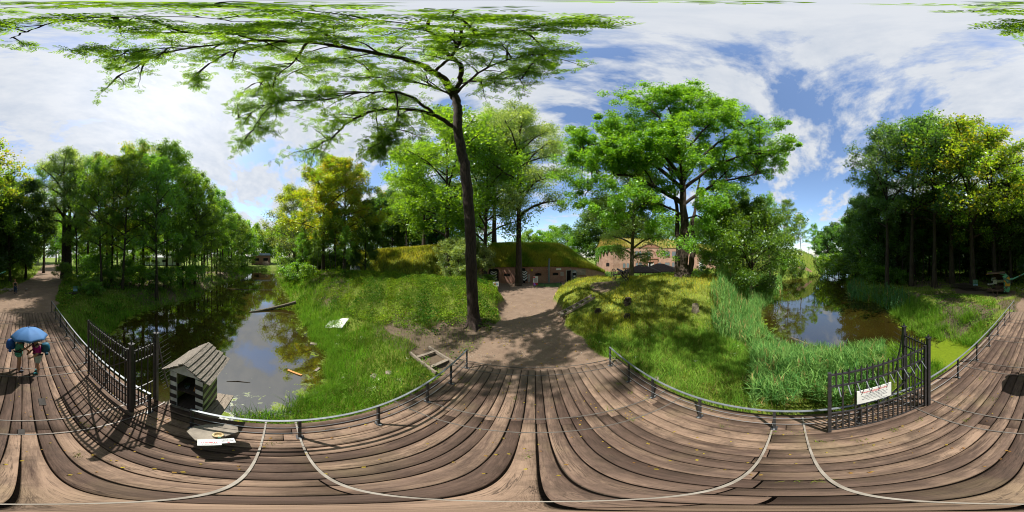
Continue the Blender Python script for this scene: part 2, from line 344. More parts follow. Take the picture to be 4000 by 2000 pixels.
# ------------------------------------------------------------------ ground mesh
def ground():
    n = 230; t = np.linspace(-1, 1, 2*n+1); c = np.sinh(t*4.6)/np.sinh(4.6)*420
    X, Y = np.meshgrid(c, c, indexing='ij'); Z = HT(X, Y)
    rr = np.sqrt(X**2+Y**2); Z = np.where(rr > 95, Z*0+.3, Z)
    V = np.stack([X.ravel(), Y.ravel(), Z.ravel()], 1); N = len(c)
    i, j = np.meshgrid(np.arange(N-1), np.arange(N-1), indexing='ij'); a = (i*N+j).ravel()
    F = np.stack([a, a+N, a+N+1, a+1], 1)
    pm = path_mask(V[:, 0], V[:, 1])
    x, y = V[:, 0], V[:, 1]
    # bare soil under the trees and by the tree foot
    soil = np.clip(smooth((3.2-np.hypot(x+3.2, y-7.3))/1.6)+smooth((2.3-seg(x, y, (-7, 6.4), (-2, 6.0))[0])/1.6), 0, 1)
    soil = np.maximum(soil, .8*smooth((9-seg(x, y, (7, -15), (16, -22))[0])/4)*smooth((wob(x, y, .8, 1)+.7)))
    soil = np.maximum(soil, .7*smooth((4-seg(x, y, (-16, 5.2), (-24, 6.5))[0])/3))
    soil = np.maximum(soil, .8*smooth((2.2-np.hypot(x-5.8, y-12.6))/1.5))
    soil = np.maximum(soil, .75*smooth((16-seg(x, y, (-22, -20), (-46, -10))[0])/6)*smooth(wob(x, y, .5, 4)+.8))
    dry = np.clip(smooth((8-seg(x, y, (6, 12), (13, 8))[0])/5), 0, 1)
    att = np.stack([pm, soil, dry], 1)
    m, tr, out = new_mat('ground'); p = nn(tr, 'ShaderNodeBsdfPrincipled'); ln(tr, p.outputs[0], out.inputs[0]); p.inputs['Roughness'].default_value = .95; p.inputs['Specular IOR Level'].default_value = .15
    A = nn(tr, 'ShaderNodeAttribute', attribute_name='m'); sp = nn(tr, 'ShaderNodeSeparateColor'); ln(tr, A.outputs['Color'], sp.inputs[0])
    tc = nn(tr, 'ShaderNodeTexCoord')
    n1 = nn(tr, 'ShaderNodeTexNoise', inp={'Scale': 1.1, 'Detail': 8, 'Roughness': .7}); ln(tr, tc.outputs['Object'], n1.inputs['Vector'])
    n2 = nn(tr, 'ShaderNodeTexNoise', inp={'Scale': 9, 'Detail': 6, 'Roughness': .7}); ln(tr, tc.outputs['Object'], n2.inputs['Vector'])
    vo = nn(tr, 'ShaderNodeTexVoronoi', inp={'Scale': 11}); ln(tr, tc.outputs['Object'], vo.inputs['Vector'])
    grass = mixc(tr, n1.outputs[0], (.06, .12, .016), (.20, .22, .04))
    soilc = mixc(tr, n2.outputs[0], (.07, .052, .038), (.16, .12, .085))
    peb = ramp_(tr, vo.outputs['Distance'], [(.16, (1, 1, 1)), (.26, (0, 0, 0))])
    pathc = mixc(tr, ramp_(tr, n1.outputs[0], [(.3, (0, 0, 0)), (.7, (1, 1, 1))]), (.15, .105, .076), (.25, .182, .132))
    pathc = mixc(tr, ramp_(tr, n2.outputs[0], [(.35, (0, 0, 0)), (.65, (.6, .6, .6))]), pathc, (.185, .125, .094))
    pm2 = nn(tr, 'ShaderNodeMath', operation='MULTIPLY', use_clamp=True); ln(tr, peb, pm2.inputs[0]); ln(tr, ramp_(tr, n1.outputs[0], [(.45, (0, 0, 0)), (.6, (.6, .6, .6))]), pm2.inputs[1])
    pathc = mixc(tr, pm2.outputs[0], pathc, (.33, .28, .22))
    def edge(src):
        a = nn(tr, 'ShaderNodeMath', operation='ADD'); ln(tr, src, a.inputs[0])
        b = nn(tr, 'ShaderNodeMath', operation='MULTIPLY_ADD', inp={1: .9, 2: -.45}); ln(tr, n2.outputs[0], b.inputs[0]); ln(tr, b.outputs[0], a.inputs[1])
        return ramp_(tr, a.outputs[0], [(.35, (0, 0, 0)), (.6, (1, 1, 1))])
    c = mixc(tr, edge(sp.outputs[1]), grass, soilc); c = mixc(tr, edge(sp.outputs[0]), c, pathc)
    ln(tr, c, p.inputs['Base Color'])
    bp = nn(tr, 'ShaderNodeBump', inp={'Strength': .8, 'Distance': .04}); ln(tr, n2.outputs[0], bp.inputs['Height']); ln(tr, bp.outputs[0], p.inputs['Normal'])
    ispath = pm[F].mean(1) > .5
    for nm, sel in (('ground', ~ispath), ('dirt_path', ispath)):
        f = F[sel]; used = np.unique(f); re = np.full(len(V), -1); re[used] = np.arange(len(used))
        me = mesh_np(nm, V[used], re[f], m, 4, {'m': att[used]}, smooth_=True)
        tagk(obj(nm, me), 'structure')
ground()
def water():
    m, t, out = new_mat('pond_water'); p = nn(t, 'ShaderNodeBsdfPrincipled'); ln(t, p.outputs[0], out.inputs[0])
    tc = nn(t, 'ShaderNodeTexCoord')
    n1 = nn(t, 'ShaderNodeTexNoise', inp={'Scale': .35, 'Detail': 4}); ln(t, tc.outputs['Object'], n1.inputs['Vector'])
    n2 = nn(t, 'ShaderNodeTexNoise', inp={'Scale': 1.6, 'Detail': 9, 'Roughness': .75, 'Distortion': .6}); ln(t, tc.outputs['Object'], n2.inputs['Vector'])
    A = nn(t, 'ShaderNodeAttribute', attribute_name='m'); sp = nn(t, 'ShaderNodeSeparateColor'); ln(t, A.outputs['Color'], sp.inputs[0])
    n3_ = nn(t, 'ShaderNodeTexNoise', inp={'Scale': 7, 'Detail': 8, 'Roughness': .8}); ln(t, tc.outputs['Object'], n3_.inputs['Vector'])
    body = mixc(t, n1.outputs[0], (.010, .008, .002), (.04, .03, .005))
    ad = nn(t, 'ShaderNodeMath', operation='ADD'); ln(t, n2.outputs[0], ad.inputs[0]); ln(t, sp.outputs[0], ad.inputs[1])
    weed = ramp_(t, ad.outputs[0], [(.66, (0, 0, 0)), (.72, (1, 1, 1))])
    ln(t, mixc(t, weed, body, mixc(t, n3_.outputs[0], (.045, .075, .006), (.19, .26, .012))), p.inputs['Base Color'])
    rr = nn(t, 'ShaderNodeMapRange', inp={3: .025, 4: .6}); ln(t, weed, rr.inputs[0]); ln(t, rr.outputs[0], p.inputs['Roughness'])
    rs = nn(t, 'ShaderNodeMapRange', inp={3: .95, 4: .04}); ln(t, weed, rs.inputs[0]); ln(t, rs.outputs[0], p.inputs['Specular IOR Level'])
    p.inputs['IOR'].default_value = 2.1
    n3 = nn(t, 'ShaderNodeTexNoise', inp={'Scale': 3, 'Detail': 3}); ln(t, tc.outputs['Object'], n3.inputs['Vector'])
    b = nn(t, 'ShaderNodeBump', inp={'Strength': .06, 'Distance': .03}); ln(t, n3.outputs[0], b.inputs['Height']); ln(t, b.outputs[0], p.inputs['Normal'])
    # one level sheet just past the shoreline, its edge under the banks
    xs = np.concatenate([np.arange(-95, 90, 1.0)]); ys = np.arange(-40, 20, .8)
    X, Y = np.meshgrid(xs, ys, indexing='ij'); sd = SD(X, Y); V = np.stack([X.ravel(), Y.ravel(), np.full(X.size, WZ)], 1); N = len(ys)
    i, j = np.meshgrid(np.arange(len(xs)-1), np.arange(N-1), indexing='ij'); a = (i*N+j).ravel(); F = np.stack([a, a+N, a+N+1, a+1], 1)
    ok = (sd.ravel()[F].min(1) < .6); F = F[ok]; used = np.unique(F); re = np.full(len(V), -1); re[used] = np.arange(len(used))
    s = sd.ravel()[used]; vx, vy = V[used, 0], V[used, 1]
    wd = .17*smooth((s+1.6)/1.6) + .30*smooth((2.6-np.hypot(vx-4.6, vy+6.9))/2) + .10*smooth((5-np.hypot(vx-12, vy-2))/4)
    me = mesh_np('water', V[used], re[F], m, 4, {'m': np.stack([wd]*3, 1)}); tagk(obj('water', me), 'structure')
water()
# ------------------------------------------------------------------ bridge deck
rng = np.random.default_rng(7); random.seed(7)
def wood_mat():
    m, t, out = new_mat('deck_planks'); p = nn(t, 'ShaderNodeBsdfPrincipled'); ln(t, p.outputs[0], out.inputs[0]); p.inputs['Roughness'].default_value = .8; p.inputs['Specular IOR Level'].default_value = .25
    A = nn(t, 'ShaderNodeAttribute', attribute_name='c'); sp = nn(t, 'ShaderNodeSeparateColor'); ln(t, A.outputs['Color'], sp.inputs[0])
    tc = nn(t, 'ShaderNodeTexCoord'); mp = nn(t, 'ShaderNodeMapping'); mp.inputs['Scale'].default_value = (1, .11, 1); ln(t, tc.outputs['Object'], mp.inputs[0])
    off = nn(t, 'ShaderNodeVectorMath', operation='MULTIPLY_ADD'); ln(t, A.outputs['Color'], off.inputs[0]); off.inputs[1].default_value = (37, 21, 15); ln(t, mp.outputs[0], off.inputs[2])
    n = nn(t, 'ShaderNodeTexNoise', inp={'Scale': 26, 'Detail': 9, 'Roughness': .72, 'Distortion': .4}); ln(t, off.outputs[0], n.inputs['Vector'])
    n2 = nn(t, 'ShaderNodeTexNoise', inp={'Scale': 4.5, 'Detail': 8, 'Roughness': .7}); ln(t, off.outputs[0], n2.inputs['Vector'])
    n3 = nn(t, 'ShaderNodeTexNoise', inp={'Scale': .8, 'Detail': 3}); ln(t, tc.outputs['Object'], n3.inputs['Vector'])
    base = mixc(t, sp.outputs[0], (.064, .041, .032), (.128, .087, .067))
    grain = ramp_(t, n.outputs[0], [(.30, (.50, .48, .47)), (.60, (1.15, 1.12, 1.1))])
    c = mixc(t, 1.0, base, grain, 'MULTIPLY')
    a = nn(t, 'ShaderNodeMath', operation='MULTIPLY_ADD', inp={1: .35}); ln(t, sp.outputs[1], a.inputs[0]); ln(t, n2.outputs[0], a.inputs[2])
    worn = ramp_(t, a.outputs[0], [(.62, (0, 0, 0)), (.80, (.9, .9, .9))])
    c = mixc(t, worn, c, mixc(t, n.outputs[0], (.185, .12, .086), (.34, .237, .17)))
    moss = ramp_(t, n3.outputs[0], [(.56, (0, 0, 0)), (.72, (.35, .35, .35))])
    c = mixc(t, moss, c, (.16, .135, .065))
    mp2 = nn(t, 'ShaderNodeMapping'); mp2.inputs['Scale'].default_value = (1, .05, 1); ln(t, tc.outputs['Object'], mp2.inputs[0])
    off2 = nn(t, 'ShaderNodeVectorMath', operation='MULTIPLY_ADD'); ln(t, A.outputs['Color'], off2.inputs[0]); off2.inputs[1].default_value = (17, 31, 5); ln(t, mp2.outputs[0], off2.inputs[2])
    n4 = nn(t, 'ShaderNodeTexNoise', inp={'Scale': 15, 'Detail': 6, 'Roughness': .6, 'Distortion': .8}); ln(t, off2.outputs[0], n4.inputs['Vector'])
    crack = ramp_(t, n4.outputs[0], [(.475, (0, 0, 0)), (.50, (1, 1, 1)), (.525, (0, 0, 0))])
    cm = nn(t, 'ShaderNodeMath', operation='MULTIPLY'); ln(t, crack, cm.inputs[0]); ln(t, ramp_(t, n2.outputs[0], [(.42, (0, 0, 0)), (.58, (.85, .85, .85))]), cm.inputs[1])
    c = mixc(t, cm.outputs[0], c, (.018, .012, .009))
    n5 = nn(t, 'ShaderNodeTexNoise', inp={'Scale': 2.3, 'Detail': 7, 'Roughness': .7}); ln(t, tc.outputs['Object'], n5.inputs['Vector'])
    c = mixc(t, ramp_(t, n5.outputs[0], [(.46, (0, 0, 0)), (.66, (.62, .62, .62))]), c, (.045, .031, .024))
    sy = nn(t, 'ShaderNodeSeparateXYZ'); ln(t, tc.outputs['Object'], sy.inputs[0])
    g1 = nn(t, 'ShaderNodeMapRange', inp={1: 2.6, 2: 5.3, 3: -.35, 4: .45}); ln(t, sy.outputs[1], g1.inputs[0])
    g2 = nn(t, 'ShaderNodeMapRange', inp={1: -8.5, 2: -12.2, 3: -.35, 4: .45}); ln(t, sy.outputs[1], g2.inputs[0])
    gm = nn(t, 'ShaderNodeMath', operation='MAXIMUM'); ln(t, g1.outputs[0], gm.inputs[0]); ln(t, g2.outputs[0], gm.inputs[1])
    ga = nn(t, 'ShaderNodeMath', operation='ADD'); ln(t, gm.outputs[0], ga.inputs[0]); ln(t, n5.outputs[0], ga.inputs[1])
    c = mixc(t, ramp_(t, ga.outputs[0], [(.45, (0, 0, 0)), (.85, (.9, .9, .9))]), c, (.165, .118, .088))
    ln(t, c, p.inputs['Base Color'])
    b = nn(t, 'ShaderNodeBump', inp={'Strength': .7, 'Distance': .012}); ln(t, n.outputs[0], b.inputs['Height']); ln(t, b.outputs[0], p.inputs['Normal'])
    return m
BANDS = [-10.4, -7.85, -5.3, -2.75, -.21, 2.32, 4.87]
def deck():
    V = []; F = []; C = []
    x = -2.66
    while x < 2.95:
        wd = random.uniform(.17, .27); y = -12.15 + random.uniform(-.12, .12)
        while y < 5.2:
            cand = [b+.25+random.uniform(-.05, .3) for b in BANDS if b > y+1.4]
            ye = (random.choice(cand[:2]) if cand else 9); 
            if ye > 4.9: ye = 5.28 + random.uniform(-.12, .06)
            z = random.uniform(-.012, .008); tilt = random.uniform(-.004, .004); gap = random.uniform(.012, .026)
            x0, x1 = x+gap/2+random.uniform(0, .004), x+wd-gap/2
            nseg = max(2, int((ye-y)/.35)); c = (random.random(), random.random(), random.random())
            e = .010; prof = [(x0, z-.05), (x0, z-e), (x0+e, z), (x1-e, z+tilt), (x1, z+tilt-e), (x1, z-.05)]
            b0 = len(V); ph = random.uniform(0, 9)
            for k in range(nseg+1):
                yy = y+.007+(ye-y-.014)*k/nseg; wv = .0045*math.sin(yy*2.1+ph)+.0015*math.sin(yy*6+ph)
                for q, (a, b) in enumerate(prof): V.append((a+wv*(1 if q in (0, 1, 2) else .6), yy, b)); C.append(c)
            for k in range(nseg):
                for q in range(5): F.append((b0+k*6+q, b0+(k+1)*6+q, b0+(k+1)*6+q+1, b0+k*6+q+1))
            F.append((b0, b0+1, b0+2, b0+5)); F.append((b0+2, b0+3, b0+4, b0+5))
            e0 = b0+nseg*6; F.append((e0+5, e0+2, e0+1, e0)); F.append((e0+5, e0+4, e0+3, e0+2))
            y = ye
        x += wd
    me = mesh_np('bridge_deck', V, F, wood_mat(), 4, {'c': C}); d = tagk(obj('bridge_deck', me), 'structure')
    b = MB(); b.box((.13, -3.45, -.09), (5.5, 17.4, .06))
    for yy in np.arange(-11.5, 5, 1.3): b.box((.13, yy, -.3), (5.3, .22, .34))
    for xx in (-2.2, .1, 2.4): b.box((xx, -4.5, -.62), (.3, 9.5, .28))
    b.build('bearers', M['dark_wood'], d)
    for bi, b0 in enumerate(BANDS):
        for k in range(2):
            s = MB(); y = b0+k*.49; s.box((.1, y, .014), (5.5, .028, .007))
            for sx in (-2.66, 2.86): s.box((sx, y, -.02), (.05, .036, .10))
            s.build('steel_strap', M['flat_steel'] if b0 != -.21 else M['strap_pale'], d)
    # worn inspection hatch and small bracket on the planks
    h = MB(); h.box((-.42, -3.5, .012), (.15, .30, .008)); h.build('hatch_plate', M['plate'], d)
    h = MB(); h.box((.02, -2.35, .014), (.10, .19, .009)); h.build('drain_slot', M['plate'], d)
    h = MB()
    for k in range(6): h.box((-3.14+random.uniform(-.03, .03), -2.18+.205*k, -.10+random.uniform(-.008, .008)), (1.12+random.uniform(-.05, .05), .19, .09))
    h.build('side_platform', M['old_wood'], d)
M['strap_pale'] = simple('strap_pale', (.30, .27, .235), (.17, .145, .12), 5, .6)
M['plate'] = simple('plate', (.06, .055, .052), (.035, .032, .03), 9, .95, 0, 0, spec=.1)
deck()
# ------------------------------------------------------------------ railings
def railing(name, X, ys, label, side):
    t = thing('bridge_railing', label, 'railing', (X, ys[0], 0))
    for y in ys:
        b = MB(); b.box((0, y-ys[0], .46), (.045, .045, .90)); b.box((0, y-ys[0], .012), (.14, .10, .014)); b.build('post', M['steel'], t)
        b = MB(); b.box((0, y-ys[0], .022), (.16, .03, .008)) ; b.build('foot_strap', M['galv'], t)
    b = MB(); b.box((0, (ys[-1]-ys[0])/2, .922), (.048, abs(ys[-1]-ys[0])+.05, .022)); b.build('top_rail', M['galv'], t)
    for h in (.32, .62):
        b = MB(); b.tube([(-.03*side, -.02, h), (-.03*side, (ys[-1]-ys[0])*.5, h-.004), (-.03*side, ys[-1]-ys[0]+.02, h)], .007, 5); b.build('cable', M['galv'], t)
railing('r', -2.17, [-1.28, .28, 1.52, 2.8, 3.85, 4.9], 'low steel railing beside the stone slab table, by the reedless canal shore', -1)
railing('r', -2.17, [-12.1, -10.6, -9.2, -7.9, -6.6, -5.3, -3.9, -2.2], 'low steel railing running past the gate opposite the walkers under the umbrella', -1)
railing('r', 2.47, [-12.1, -10.7, -9.4, -8.0, -6.7, -5.4, -4.08, -2.7, -1.1, .25, 1.54, 2.8, 3.8, 4.96], 'long low steel railing on the reed side, passing behind the signed gate', 1)
# ------------------------------------------------------------------ gates
def spear(b, x, y, z, r=.012):
    b.tube([(x, y, z), (x, y, z+.05), (x, y, z+.10)], [r*.7, r*1.3, .001], 5)
def gate(X, y0, y1, fx, label, hinge_up, hooks):
    """leaf along the deck from hinge y0 to free end y1 at X; fixed panel from X to fx at y0"""
    t = thing('iron_gate', label, 'gate', (X, y0, 0)); L = y1-y0
    for (px_, py_, hh, rr_) in ((0, 0, 2.52, .075), (fx-X, 0, 2.55, .075)):
        b = MB(); b.box((px_, py_, hh/2), (rr_, rr_, hh)); b.box((px_, py_, hh+.012), (rr_+.03, rr_+.03, .02)); b.tube([(px_, py_, hh+.02), (px_, py_, hh+.06), (px_, py_, hh+.12)], [.012, .022, .001], 6); b.build('post', M['steel'], t)
    s = 1 if L > 0 else -1
    fr = MB()
    for z in (.16, 1.02, 1.98, 2.30): fr.box((0, s*.1+(L-s*.1)/2, z), (.026, abs(L)-.1, .04))
    for y in (s*.10, L): fr.box((0, y, 1.20), (.05, .05, 2.32))
    leaf = fr.build('leaf', M['steel'], t)
    br = MB(); br.bar((0.02, s*.12, 2.0), (0.02, L-s*.05, .22), .03, .03); br.build('brace', M['steel'], leaf)
    bars = MB(); n = 19
    for k in range(1, n):
        y = s*.1+(L-s*.1)*k/n; full = k % 2 == 1
        bars.box((0, y, (1.20 if full else 2.14)), (.024, .024, (2.1 if full else .42)))
        if not full: bars.box((0, y, .60), (.024, .024, .84))
        spear(bars, 0, y, 2.32)
    bars.build('bar', M['steel'], leaf)
    if hooks:
        for k in range(12):
            y = s*.15+(L-s*.2)*(k+.5)/12; b = MB(); b.tube([(-.02, y, 1.97), (-.15, y-.0, 1.80)], [.012, .009], 6); b.build('spike', M['galv'], leaf)
    pn = MB(); W = fx-X; sg = 1 if W > 0 else -1
    for z in (.22, 1.02, 1.98, 2.30): pn.box((W/2, 0, z), (abs(W)-.075, .026, .036))
    for k in range(1, 8):
        x = W*k/8; full = k % 2 == 1
        pn.box((x, 0, 1.20 if full else 2.14), (.022, .022, 2.1 if full else .4)); 
        if not full: pn.box((x, 0, .6), (.022, .022, .8))
        spear(pn, x, 0, 2.32)
    pn.build('fixed_panel', M['steel'], t)
    f = MB(); f.bar((W+sg*.04, 0, 2.42), (W+sg*.42, 0, .35), .03, .03)
    for k in range(13):
        u = k/12; x = W+sg*(.05+.36*u); z = 2.38-2.0*u; f.tube([(x-sg*.16, 0, z-.01), (x+sg*.34, 0, z+.03)], [.008, .004], 5)
    f.build('climb_guard', M['steel'], t)
    return t, leaf
gl, _ = gate(-1.93, -2.45, -4.52, -2.62, 'open black iron gate without a notice, next to the striped sentry box', 0, False)
gr_, leafr = gate(2.27, -2.55, -.55, 3.06, 'open black iron gate with pale spikes carrying the white notice', 0, True)
def text(name, s, size, mat, parent, loc, M3, align='CENTER', ext=.0008, sx=1):
    c = bpy.data.curves.new(name, 'FONT'); c.body = s; c.size = size; c.align_x = align; c.align_y = 'CENTER'; c.extrude = ext; c.materials.append(mat)
    tmp = bpy.data.objects.new(name+'_t', c); COL.objects.link(tmp)
    dg = bpy.context.evaluated_depsgraph_get(); me = bpy.data.meshes.new_from_object(tmp.evaluated_get(dg)); bpy.data.objects.remove(tmp)
    o = bpy.data.objects.new(name, me); COL.objects.link(o); o.parent = parent
    o.matrix_local = Matrix.Translation(loc) @ M3.to_4x4() @ Matrix.Diagonal((sx, 1, 1, 1)); return o
def notice():
    t = thing('notice_board', 'white notice with red heading fixed to the spiked iron gate', 'sign', (2.235, -1.27, 1.5))
    b = MB(); b.box((0, 0, 0), (.012, .62, .46)); b.build('board', M['white'], t)
    R = Matrix(((0, 0, -1), (-1, 0, 0), (0, 1, 0)))      # text x runs to -Y, faces -X
    text('heading', 'Festungsgelände!', .088, M['red'], t, (-.0075, 0, .155), R, sx=.80)
    L = ['Das Betreten, Abzeichnen und', 'Photographieren dieser Anlagen ist verboten', 'und wird nach § 17 des Reichsgesetzes', 'gegen den Verrat militärischer Geheimnisse', 'vom 3. Juni 1914 bestraft.']
    for i, s in enumerate(L): text('notice_line', s, .036, M['text_grey'], t, (-.0075, 0, .082-.052*i), R, sx=.72)
    text('notice_line', 'Die Kommandantur', .024, M['text_grey'], t, (-.0075, -.15, -.185), R, sx=.8)
notice()
# ------------------------------------------------------------------ striped sentry box
def sentry():
    t = thing('sentry_box', 'striped wooden sentry box with plank roof and open front by the bridge', 'sentry box', (-3.08, -1.76, 0))
    X0, X1, Y0, Y1 = -.36, .36, -.39, .39; H = 1.48
    def stripes(name, pos, dims, slant, zlo, zhi, axis, parent, whitem):
        # boards are white; black bands stand 3 mm proud
        z0 = zlo; k = 0; hs = .182
        while z0 < zhi:
            if k % 2 == 0:
                b = MB(); a, c = dims
                def cl(z): return min(max(z, zlo), zhi)
                if axis == 'y': b.add([(pos, a, cl(z0)), (pos, c, cl(z0+slant)), (pos, c, cl(z0+hs+slant)), (pos, a, cl(z0+hs)), (pos-.004, a, cl(z0)), (pos-.004, c, cl(z0+slant)), (pos-.004, c, cl(z0+hs+slant)), (pos-.004, a, cl(z0+hs))], [(0, 1, 2, 3), (7, 6, 5, 4), (0, 4, 5, 1), (3, 2, 6, 7)])
                else: b.add([(a, pos, cl(z0)), (c, pos, cl(z0+slant)), (c, pos, cl(z0+hs+slant)), (a, pos, cl(z0+hs)), (a, pos-.004, cl(z0)), (c, pos-.004, cl(z0+slant)), (c, pos-.004, cl(z0+hs+slant)), (a, pos-.004, cl(z0+hs))], [(0, 1, 2, 3), (7, 6, 5, 4), (0, 4, 5, 1), (3, 2, 6, 7)])
                b.build('stripe', M['black_paint'], parent)
            z0 += hs; k += 1
    f = MB(); f.box((X1-.012, Y0+.09, H/2), (.024, .18, H)); f.box((X1-.012, Y1-.08, H/2), (.024, .16, H)); fw_ = f.build('front_wall', M['white_wood'], t)
    stripes('s', X1+.004, (Y0, Y0+.18), 0, .02, H, 'y', fw_, None); stripes('s', X1+.004, (Y1-.16, Y1), -.05, .0, H-.02, 'y', fw_, None)
    gb = MB(); gb.add([(X1-.02, Y0, H), (X1-.02, Y1, H), (X1-.02, 0, H+.36), (X1, Y0, H), (X1, Y1, H), (X1, 0, H+.36)], [(0, 2, 1), (3, 4, 5), (0, 3, 5, 2), (1, 2, 5, 4), (0, 1, 4, 3)]); gb.build('gable', M['white_wood'], t)
    s1 = MB()
    for k in range(6): s1.box((X0+.06+.12*k-.0, Y1-.012, H/2), (.114, .024, H))
    sw = s1.build('side_wall', M['moss_wood'], t)
    stripes('s', Y1+.004, (X0, X1-.025), -.20, -.0, H-.01, 'x', sw, None)
    s2 = MB(); s2.box(((X0+X1)/2, Y0+.012, H/2), (X1-X0, .024, H)); s2.build('side_wall', M['moss_wood'], t)
    s3 = MB(); s3.box((X0+.012, 0, H/2), (.024, Y1-Y0-.05, H)); s3.box((X0+.012, 0, H+.12), (.02, .4, .24)); s3.build('back_wall', M['dark_wood'], t)
    s4 = MB(); s4.box((-.02, 0, .72), (.62, .72, .03)); s4.build('shelf', M['dark_wood'], t)
    s5 = MB(); s5.box((0, 0, .03), (.68, .74, .05)); s5.build('floor_board', M['dark_wood'], t)
    for sg in (-1, 1):
        rf = MB(); a = math.atan2(.50, .60)
        for k in range(6):
            u = (k+.5)/6; y = sg*.55*u; z = H+.43-.48*u + .012
            Mx = Matrix.Rotation(-sg*(a-.20), 3, 'X'); rf.box((-.15+random.uniform(-.02, .02), y, z+.01), (1.22+random.uniform(-.05, .05), .15, .024), M=Mx)
        rf.build('roof_slope', M['roof_wood'], t)
    return t
M['white_wood'] = simple('white_wood', (.78, .78, .74), (.52, .52, .49), 9, .8, 0, .2, (1, 1, .3))
sentry()
def in_box():
    t = thing('lantern_frame', 'small orange wooden frame on the shelf inside the sentry box', 'frame', (-2.92, -1.62, .737))
    b = MB(); b.bar((0, -.05, 0), (0, 0, .24), .03, .03); b.bar((0, 0, .24), (0, .14, .22), .03, .03); b.bar((0, .14, .22), (0, .16, 0), .025, .025)
    b.build('frame_bars', M['orange_wood'], t)
    t = thing('flower_pot', 'dark potted plant on the shelf inside the sentry box', 'pot', (-2.95, -1.86, .737))
    b = MB(); b.lathe((0, 0, 0), [(.04, 0), (.055, .08), (.06, .09)], 10); b.build('pot', M['pipe'], t)
    b = MB()
    for k in range(40):
        a = random.uniform(0, 6.3); r = random.uniform(.02, .09); z = random.uniform(.08, .2); d = Vector((math.cos(a), math.sin(a), .4)); c = Vector((0, 0, z)); b.add([c, c+d*r*.6+Vector((.01, .01, 0)), c+d*r*1.2, c+d*r*.6-Vector((.01, .01, 0))], [(0, 1, 2, 3)])
    o = b.build('foliage', M['leaf_dark'], t)
M['orange_wood'] = simple('orange_wood', (.55, .26, .08), (.4, .18, .05), 9, .7)
in_box()
def slab_table():
    t = thing('slab_table', 'rough stone slab table on a tree stump beside the railing', 'table', (-1.93, -.80, 0))
    b = MB(); n = 14; vs = []
    prof = [(0.19, .0), (.17, .12), (.155, .3), (.165, .44)]
    b.lathe((.06, .02, 0), prof, 14, .85); b.build('stump', M['bark_pale'], t)
    P = [(.14, -.34), (-.27, -.02), (-.30, .09), (-.12, .28), (.03, .24), (.30, .06), (.33, -.06)]
    P = [(.15, -.33), (.33, -.10), (.28, .06), (.10, .16), (-.10, .29), (-.25, .24), (-.30, .05), (-.16, -.22), (-.02, -.34)]
    s = MB(); s.prism(P, .44, .50); s.build('slab', M['stone'], t, bevel=.008)
    b = thing('ash_bowl', 'small round pottery bowl with a green dab on the stone slab', 'bowl', (-1.84, -.72, .502))
    q = MB(); q.lathe((0, 0, 0), [(.05, 0), (.075, .02), (.075, .05), (.062, .055), (.05, .05), (.045, .015)], 20); q.build('bowl_body', M['ceramic'], b, sm=True)
    q = MB(); q.box((.055, .035, .028), (.05, .035, .03), rz=.6); q.build('green_glaze', M['shirt_green'], b)
    c = thing('paper_notice', 'white printed paper laid over the front edge of the stone slab', 'paper', (-1.70, -.70, .50))
    Rz = Matrix.Rotation(math.radians(118), 3, 'Z')     # text x direction across the slab front
    xd = Rz @ Vector((1, 0, 0)); yd = Vector((-xd.y, xd.x, 0)).normalized()
    tilt = Matrix.Rotation(math.radians(22), 3, xd); up_ = tilt @ yd; nrm = xd.cross(up_).normalized()
    def P2(u, v, h=0): return xd*u + up_*v + nrm*h
    q = MB(); poly = [(-.20, .02), (.22, .02), (.22, -.10), (.06, -.10), (.06, -.14), (-.20, -.14)]
    q.add([P2(u, v) + Vector((0, 0, .02)) for u, v in poly]+[P2(u, v, .003)+Vector((0, 0, .02)) for u, v in poly], [(0, 1, 2, 3, 4, 5)[::-1], (6, 7, 8, 9, 10, 11)]+[(i, (i+1) % 6, 6+(i+1) % 6, 6+i) for i in range(6)])
    q.build('sheet', M['white'], c)
    M3 = Matrix((xd, up_, nrm)).transposed()
    def marks(name, u0, u1, v, hgt, mat, seed):     # print too small to read in the photograph
        rg = random.Random(seed); q = MB(); u = u0
        while u < u1:
            w_ = rg.uniform(.004, .010)*hgt/.02; h_ = hgt*rg.uniform(.6, 1.0)
            q.add([P2(u, v, .0036)+Vector((0, 0, .02)), P2(u+w_, v, .0036)+Vector((0, 0, .02)), P2(u+w_, v+h_, .0036)+Vector((0, 0, .02)), P2(u, v+h_, .0036)+Vector((0, 0, .02))], [(0, 1, 2, 3)])
            u += w_+rg.choice([.002, .002, .003, .009])*hgt/.02
        q.build(name, M[mat], c)
    marks('red_print', -.16, .01, -.075, .022, 'red', 1); marks('small_print', -.15, .02, -.100, .009, 'text_grey', 2); marks('small_print', -.15, .0, -.116, .009, 'text_grey', 3)
    marks('dark_print', .07, .17, -.022, .018, 'text_grey', 4); marks('dark_print', .07, .20, -.050, .018, 'text_grey', 5)
    q = MB(); q.lathe(P2(.14, -.072, .004)+Vector((0, 0, .02)), [(.016, 0), (.016, .001)], 12); q.build('red_mark', M['red'], c)
slab_table()
